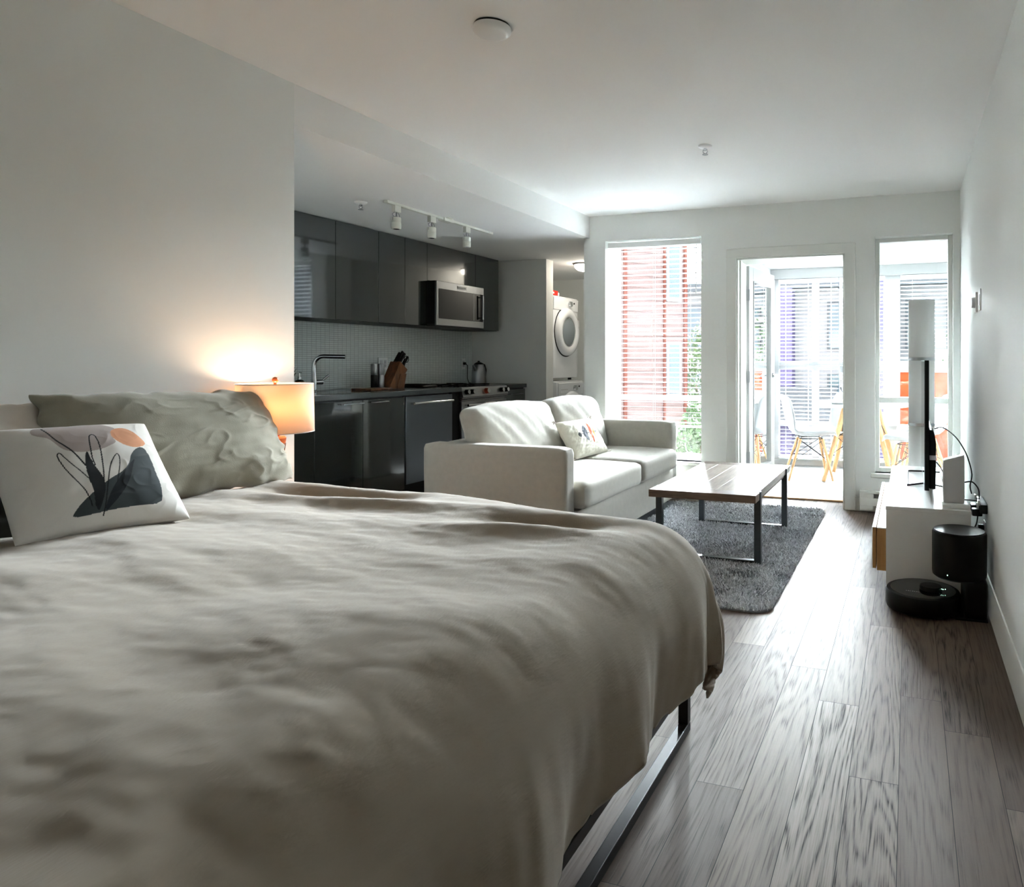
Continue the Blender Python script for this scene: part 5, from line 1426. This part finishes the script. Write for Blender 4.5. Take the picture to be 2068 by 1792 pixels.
def cables():
    p = [(0.138, 4.15, 0.79), (0.18, 4.1, 0.80), (0.235, 3.98, 0.765), (0.268, 3.85, 0.715), (0.285, 3.80, 0.67), (0.30, 3.78, 0.6), (0.292, 3.79, 0.54), (0.30, 3.80, 0.50)]
    def sm(p, n=5):
        q = [Vector(v) for v in p]; out = []
        for i in range(len(q) - 1):
            p0 = q[max(i - 1, 0)]; p1 = q[i]; p2 = q[i + 1]; p3 = q[min(i + 2, len(q) - 1)]
            for k in range(n):
                t = k / n
                out.append(0.5 * ((2 * p1) + (p2 - p0) * t + (2 * p0 - 5 * p1 + 4 * p2 - p3) * t * t + (3 * p1 - p0 - 3 * p2 + p3) * t ** 3))
        out.append(q[-1]); return out
    tag(obj('cable', MB().tube(sm(p), 0.0032, 8), M['cable'], loc=(0.25, 3.9, 0.7)), 'black cable arching from the television to the router', 'cable')
    p = [(0.13, 4.05, 0.63), (0.16, 3.98, 0.60), (0.185, 3.88, 0.55), (0.215, 3.80, 0.5), (0.25, 3.80, 0.47), (0.30, 3.78, 0.47), (0.33, 3.76, 0.47)]
    tag(obj('cable', MB().tube(sm(p), 0.0032, 8), M['cable'], loc=(0.2, 3.9, 0.55)), 'black cable dropping from the back of the television behind the router', 'cable')
    p = [(0.262, 3.765, 0.56), (0.30, 3.76, 0.565), (0.328, 3.75, 0.53), (0.33, 3.75, 0.48)]
    tag(obj('cable', MB().tube(sm(p), 0.0035, 8), M['cable'], loc=(0.3, 3.76, 0.5)), 'short black cable looping from the router to the power strip', 'cable')
    p = [(0.325, 3.74, 0.42), (0.318, 3.73, 0.37), (0.30, 3.70, 0.33), (0.305, 3.69, 0.26), (0.315, 3.69, 0.1), (0.33, 3.68, 0.01)]
    tag(obj('cable', MB().tube(sm(p), 0.0035, 8), M['cable'], loc=(0.31, 3.7, 0.2)), 'black cable hanging down behind the console towards the floor', 'cable')
    t = thing('power_strip', 'black plug cluster with white sockets on the right wall behind the console', 'power strip', (0.345, 3.76, 0.42))
    obj('body', MB().rbox((0.345, 3.78, 0.45), (0.018, 0.12, 0.024), 0.008, 6), M['black'], t, merge=True)
    for y, z in ((3.70, 0.475), (3.74, 0.455), (3.88, 0.47)):
        obj('socket', MB().rbox((0.324, y, z), (0.006, 0.014, 0.014), 0.003, 4), M['white'], t, merge=True)
    obj('adapter', MB().rbox((0.322, 3.80, 0.43), (0.028, 0.04, 0.022), 0.006, 5), M['black'], t, merge=True)
    obj('adapter', MB().rbox((0.318, 3.72, 0.425), (0.024, 0.025, 0.018), 0.006, 5), M['black'], t, merge=True)
    t2 = thing('wall_outlet', 'low chrome-edged outlet on the right wall below the power strip', 'outlet', (R, 3.80, 0.31))
    obj('plate', B(R - 0.006, R, 3.77, 3.84, 0.25, 0.365), M['greyplastic'], t2, bevel=0.002)
    for pz in (0.335, 0.285): obj('plug', MB().rbox((R - 0.02, 3.805, pz), (0.014, 0.016, 0.014), 0.005, 4), M['black'], t2, merge=True)
cables()

def column_lamp():
    x, y = 0.087, 5.33; r = 0.089; Z1 = 1.605
    t = thing('floor_lamp', 'tall white column floor lamp with thin metal bands in the far corner', 'lamp', (x, y, 0))
    obj('base', MB().lathe([(0.1, 0), (0.1, 0.015), (0.09, 0.02), (0.0001, 0.02)], (x, y, 0), 48, cap=False), M['steel'], t)
    zs = [(0.03, 0.705), (0.720, 1.175), (1.190, Z1)]
    for a, b in zs:
        obj('lamp_shade', MB().lathe([(r, a), (r, b)], (x, y, 0), 72, cap=False), M['lampwhite'], t, solid=0.0015)
    for z in (0.7125, 1.1825):
        obj('band', MB().lathe([(r + 0.0005, z - 0.011), (r + 0.003, z - 0.011), (r + 0.003, z + 0.011), (r + 0.0005, z + 0.011)], (x, y, 0), 72, cap=False), M['steel'], t)
    obj('top_ring', MB().lathe([(r - 0.002, Z1 - 0.003), (r + 0.0015, Z1 - 0.003), (r + 0.0015, Z1 + 0.002), (r - 0.002, Z1 + 0.002), (r - 0.002, Z1 - 0.003)], (x, y, 0), 72, cap=False), M['greyplastic'], t)
    obj('pole', MB().cyl((x, y, 0.02), (x, y, Z1 - 0.05), 0.008), M['steel'], t)
column_lamp()

def robot():
    cx, cy, r = 0.062, 3.478, 0.168
    t = thing('robot_vacuum', 'round black robot vacuum parked on the floor at its dock', 'robot vacuum', (cx, cy, 0))
    obj('body', MB().lathe([(r - 0.02, 0.008), (r - 0.004, 0.016), (r, 0.03), (r, 0.082), (r - 0.006, 0.094), (r - 0.014, 0.097)], (cx, cy, 0), 72, cap=True), M['black'], t)
    obj('top_cover', MB().lathe([(r - 0.02, 0.094), (r - 0.022, 0.0975), (0.0001, 0.099)], (cx, cy, 0), 72, cap=False), M['blackgloss'], t)
    obj('sensor_turret', MB().lathe([(0.05, 0.098), (0.05, 0.112), (0.046, 0.117), (0.0001, 0.118)], (cx + 0.035, cy - 0.005, 0), 40, cap=False), M['black'], t)
    lg = MB()
    for k, w in enumerate((0.005, 0.006, 0.004, 0.006, 0.005, 0.006, 0.005)):
        lg.box(cx - 0.075 + k * 0.009, cx - 0.075 + k * 0.009 + w, cy - 0.062 - k * 0.001, cy - 0.056 - k * 0.001, 0.0985, 0.0993)
    obj('logo', lg, M['greyplastic'], t)
    obj('status_light', MB().sphere((cx + 0.088, cy - 0.035, 0.112), 0.0022, 6).sphere((cx + 0.098, cy - 0.03, 0.112), 0.0022, 6).sphere((cx + 0.082, cy - 0.03, 0.112), 0.0018, 6), M['led'], t)
    for s in (-1, 1): obj('wheel', MB().cyl((cx + s * 0.1, cy, 0.03), (cx + s * 0.12, cy, 0.03), 0.03), M['black'], t)
robot()
def dock():
    cx, cy, r = 0.222, 3.49, 0.119
    t = thing('charging_dock', 'black drum-shaped emptying dock against the right wall', 'dock', (cx, cy, 0))
    obj('drum', MB().lathe([(r - 0.012, 0.168), (r - 0.002, 0.176), (r, 0.19), (r, 0.37), (r - 0.004, 0.378), (r - 0.008, 0.379)], (cx, cy, 0), 72), M['black'], t)
    obj('lid', MB().lathe([(r - 0.007, 0.3795), (r - 0.009, 0.3835), (0.0001, 0.3845)], (cx, cy, 0), 72, cap=False), M['blackmat'], t)
    obj('tower', MB().rbox((0.286, cy, 0.09), (0.052, 0.10, 0.088), 0.02, 8), M['black'], t, merge=True)
    obj('base_plate', B(0.20, 0.335, cy - 0.11, cy + 0.11, 0.0, 0.007), M['black'], t)
    obj('status_light', MB().sphere((cx - 0.056, cy - 0.105, 0.196), 0.0026, 6), M['led'], t)
dock()

# wall plates on the right wall
t = thing('thermostat', 'white thermostat with grey dial on the right wall, farther from the camera', 'thermostat', (R, 4.24, 1.495))
obj('plate', B(R - 0.012, R, 4.205, 4.275, 1.44, 1.552), M['white'], t, bevel=0.002)
obj('dial', MB().cyl((R - 0.012, 4.24, 1.495), (R - 0.03, 4.24, 1.495), 0.03, 0.028, 24), M['greyplastic'], t)
t = thing('light_switch', 'white light switch plate on the right wall, nearer than the thermostat', 'switch', (R, 4.04, 1.495))
obj('plate', B(R - 0.007, R, 4.005, 4.075, 1.437, 1.553), M['white'], t, bevel=0.002)
obj('rocker', B(R - 0.010, R - 0.007, 4.025, 4.055, 1.465, 1.525), M['white'], t, bevel=0.001)

# baseboard heater under the narrow window
t = thing('baseboard_heater', 'white electric baseboard heater on the window wall left of the console', 'heater', (-0.05, D - 0.035, 0))
x0, x1 = -0.36, 0.34
obj('housing', B(x0, x1, D - 0.02, D - 0.0145, 0.015, 0.165).box(x0, x1, D - 0.066, D - 0.02, 0.15, 0.165).box(x0, x1, D - 0.07, D - 0.064, 0.055, 0.115).box(x0, x0 + 0.006, D - 0.066, D - 0.02, 0.015, 0.15).box(x1 - 0.006, x1, D - 0.066, D - 0.02, 0.015, 0.15), M['trim'], t, bevel=0.001)
obj('end_cap', B(x0, x0 + 0.10, D - 0.065, D - 0.02, 0.018, 0.15), M['trim'], t, bevel=0.001)
fn_ = MB()
for k in range(46): fn_.box(x0 + 0.11 + k * 0.0125, x0 + 0.1115 + k * 0.0125, D - 0.056, D - 0.024, 0.03, 0.14)
obj('heating_fins', fn_, M['grill'], t, smooth=False)

# ------------------------------------------------------------------ outdoors
struct('ground', B(-40, 40, 8.0, 60, -4.2, -4.0), M['asphalt'])
def siding_wall(mb, a, b, nrm, z0, z1, course, th=0.012):
    a = Vector(a); b = Vector(b); u = (b - a); n = Vector(nrm); z = z0
    while z < z1 - 1e-6:
        zt = min(z + course, z1)
        vs = [a + n * th + Vector((0, 0, z)), b + n * th + Vector((0, 0, z)), b + Vector((0, 0, zt)), a + Vector((0, 0, zt)), a + Vector((0, 0, z)), b + Vector((0, 0, z))]
        mb.add(vs, [(0, 1, 2, 3), (4, 5, 1, 0)]); z = zt
    return mb
def balcony_wall():
    t = thing('balcony_wall', 'low orange lap-sided wall outside the sunroom, capped in white', 'wall', (0.5, 9.0, -1.0))
    mb = siding_wall(MB(), (-0.14, 9.0, 0), (1.6, 9.0, 0), (0, -1, 0), -1.04, 1.03, 0.18)
    mb.box(-0.14, 1.6, 9.001, 9.1, -1.04, 1.03)
    obj('siding', mb, M['siding'], t, smooth=False)
    obj('cap', B(-0.16, 1.62, 8.96, 9.13, 1.03, 1.06), M['extwhite'], t)
    obj('post', B(-0.2, -0.14, 8.97, 9.1, -1.04, 1.03), M['extwhite'], t)
balcony_wall()
def neighbour():
    S = Vector((-4.6, 10.3, 0)); u = Vector((0.5, 0.866, 0)); n = Vector((0.866, -0.5, 0))
    t = thing('apartment_building', 'pale salmon lap-sided building seen through the blind behind the sofa', 'building', (-6.0, 11.5, -4))
    P = lambda q, d=0.0, z=0.0: S + u * q + n * d + Vector((0, 0, z))
    def slab(mb, q0, q1, d0, d1, z0, z1):
        c = (P(q0, d0, z0) + P(q1, d1, z1)) / 2
        return mb.obox(c, u * (q1 - q0) / 2, n * (d1 - d0) / 2, (0, 0, (z1 - z0) / 2))
    mb = siding_wall(MB(), P(-1.6), P(1.66), n, -4, 6.5, 0.2, 0.016)
    slab(mb, -1.6, 1.66, -5.0, -0.001, -4, 6.5)
    obj('siding', mb, M['sidingpale'], t, smooth=False)
    tr = MB()
    for q0, q1 in ((1.63, 1.70), (0.30, 0.36), (0.1, 0.14), (1.16, 1.2)): slab(tr, q0, q1, -0.05, 0.04, -4, 6.5)
    obj('corner_trim', tr, M['brickred'], t)
    fb = MB(); slab(fb, -1.6, 1.7, -0.02, 0.06, -0.16, 0.0); obj('floor_band', fb, M['extwhite'], t)
    for q0, q1, z0, z1 in ((1.22, 1.55, 0.55, 1.5), (1.22, 1.55, 2.2, 3.3), (-1.3, -0.3, 0.2, 2.3)):
        fm = MB(); slab(fm, q0, q1, 0.0, 0.05, z0, z1); f = obj('window', fm, M['extwhite'], t)
        gm = MB(); slab(gm, q0 + 0.05, q1 - 0.05, 0.05, 0.055, z0 + 0.05, z1 - 0.05); obj('pane', gm, M['extglass'], f)
neighbour()
def far_building():
    t = thing('apartment_building', 'pale distant apartment block with small windows seen through the sunroom', 'building', (0, 22, -4))
    obj('wall', B(-7.5, 8.0, 22, 30, -4, 3.4), M['extwhite'], t)
    obj('roof', B(-7.8, 8.3, 21.4, 30, 3.4, 3.65), M['extgrey'], t)
    obj('bay', B(-4.6, -3.4, 21.4, 22, -4, 3.4).box(-1.3, -0.3, 21.3, 22, -4, 4.2), M['extlav'], t)
    for fx in np.arange(-7.0, 7.6, 1.15):
        for fz in (-3.2, -0.7, 1.5):
            if -4.9 < fx < -3.0 or -1.9 < fx < -0.1: continue
            f = obj('window', B(fx, fx + 0.7, 21.94, 22.0, fz, fz + 1.5), M['extgrey'], t)
            obj('pane', B(fx + 0.06, fx + 0.64, 21.93, 21.94, fz + 0.06, fz + 1.44), M['extglass'], f)
    obj('balcony_rail', B(1.2, 8.0, 20.8, 20.86, -0.5, 0.5).box(-6.6, -2.0, 20.8, 20.86, -0.6, 0.4), M['extgrey'], t)
    obj('balcony_slab', B(1.2, 8.0, 20.8, 22, -0.65, -0.5).box(-6.6, -2.0, 20.8, 22, -0.75, -0.6).box(1.2, 8.0, 20.8, 22, 2.4, 2.55), M['extwhite'], t)
far_building()
def tree(loc, h, rad, label, seed, nleaf=5000):
    rr = np.random.RandomState(seed)
    t = thing('tree', label, 'tree', loc)
    x, y, z = loc
    tk = MB().tube([(x, y, z), (x + 0.05, y, z + h * 0.4), (x - 0.03, y + 0.03, z + h * 0.8)], 0.08, 10, rad=[0.09, 0.07, 0.03])
    for k in range(7):
        a = k * 0.9; tk.tube([(x, y, z + h * (0.35 + 0.05 * k)), (x + rad * 0.6 * math.cos(a), y + rad * 0.6 * math.sin(a), z + h * (0.5 + 0.06 * k))], 0.02, 6)
    obj('trunk', tk, M['bark'], t)
    d = rr.normal(size=(nleaf, 3)); d /= np.linalg.norm(d, axis=1)[:, None]
    rr_ = rr.uniform(0.35, 1, nleaf) ** 0.5
    P = d * rr_[:, None] * np.array([rad, rad, h * 0.36]) + np.array([x, y, z + h * 0.66])
    a = rr.normal(size=(nleaf, 3)); a /= np.linalg.norm(a, axis=1)[:, None]
    b = np.cross(a, rr.normal(size=(nleaf, 3))); b /= np.linalg.norm(b, axis=1)[:, None]
    s = rr.uniform(0.03, 0.06, nleaf)[:, None]
    V = np.stack([P - a * s, P + b * s * 0.5, P + a * s, P - b * s * 0.5], 1).reshape(-1, 3)
    F = np.arange(nleaf * 4).reshape(-1, 4)
    obj('foliage', MB().add(V.tolist(), F.tolist()), M['foliage'], t, smooth=False)
tree((-3.72, 12.9, -4), 5.9, 0.6, 'leafy tree at the right side of the tall window, beside the salmon building', 3)
tree((-3.15, 10.4, -4), 4.5, 0.38, 'low bushy tree crown filling the bottom pane right of the sofa arm', 4)
tree((1.9, 15.5, -4), 7.0, 1.3, 'tall thin-crowned tree outside, high in the narrow window', 8, 2500)

# ------------------------------------------------------------------ daylight
w = bpy.data.worlds.new('sky'); SC.world = w; w.use_nodes = True
nt = w.node_tree; bg = nt.nodes['Background']
bg.inputs['Color'].default_value = (0.88, 0.945, 1.0, 1)
# hazy sky with an added broad glare beyond the windows, shaped to light the room (+Y, about 25 degrees up)
el = math.radians(18); az = math.radians(4); SUN = (-math.sin(az) * math.cos(el), math.cos(az) * math.cos(el), math.sin(el)); SIG = math.radians(20); GLARE = 330.0; HAZE = 4.5  # SUN is only the direction of the added glare
tcw = nt.nodes.new('ShaderNodeTexCoord'); dt = nt.nodes.new('ShaderNodeVectorMath'); dt.operation = 'DOT_PRODUCT'
nrmv = nt.nodes.new('ShaderNodeVectorMath'); nrmv.operation = 'NORMALIZE'
nt.links.new(tcw.outputs['Generated'], nrmv.inputs[0]); nt.links.new(nrmv.outputs[0], dt.inputs[0]); dt.inputs[1].default_value = SUN
def wm(op, a, b_=None, c=None):
    n = nt.nodes.new('ShaderNodeMath'); n.operation = op
    for i, v in enumerate((a, b_, c)):
        if v is None: continue
        if isinstance(v, (int, float)): n.inputs[i].default_value = v
        else: nt.links.new(v, n.inputs[i])
    return n.outputs[0]
k = wm('MULTIPLY', wm('SUBTRACT', dt.outputs['Value'], 1.0), 1.0 / SIG ** 2)      # cos t - 1 ~ -t^2/2
g = wm('MULTIPLY_ADD', wm('EXPONENT', k), GLARE, HAZE)
nt.links.new(g, bg.inputs['Strength'])
def portal(name, loc, rot, sx, sy):
    d = bpy.data.lights.new(name, 'AREA'); d.shape = 'RECTANGLE'; d.size = sx; d.size_y = sy; d.cycles.is_portal = True
    o = bpy.data.objects.new(name, d); COL.objects.link(o); o.location = loc; o.rotation_euler = rot
# portals only guide sky sampling, they emit nothing themselves
portal('sky_portal', ((W1[0] + W1[1]) / 2, DO + 0.01, (W1[2] + W1[3]) / 2), (-PI / 2, 0, 0), W1[1] - W1[0], W1[3] - W1[2])
portal('sky_portal', (-0.25, SY + 0.1, 1.08), (-PI / 2, 0, 0), 2.5, 2.1)
portal('sky_portal', (SXL - 0.1, 6.9, 1.08), (0, -PI / 2, 0), 2.1, 1.9)
portal('sky_portal', (SXR + 0.1, 6.9, 1.08), (0, PI / 2, 0), 2.1, 1.9)

SC.view_settings.view_transform = 'Standard'
SC.view_settings.look = 'None'
SC.view_settings.gamma = 1.0
SC.view_settings.exposure = 0.8
SC.view_settings.use_curve_mapping = False
cy = SC.cycles
cy.use_denoising = True
cy.denoiser = 'OPENIMAGEDENOISE'
cy.max_bounces = 14; cy.diffuse_bounces = 8; cy.glossy_bounces = 5; cy.transmission_bounces = 6; cy.transparent_max_bounces = 16
cy.caustics_reflective = False; cy.caustics_refractive = False
cy.sample_clamp_indirect = 0.0
cy.use_adaptive_sampling = False
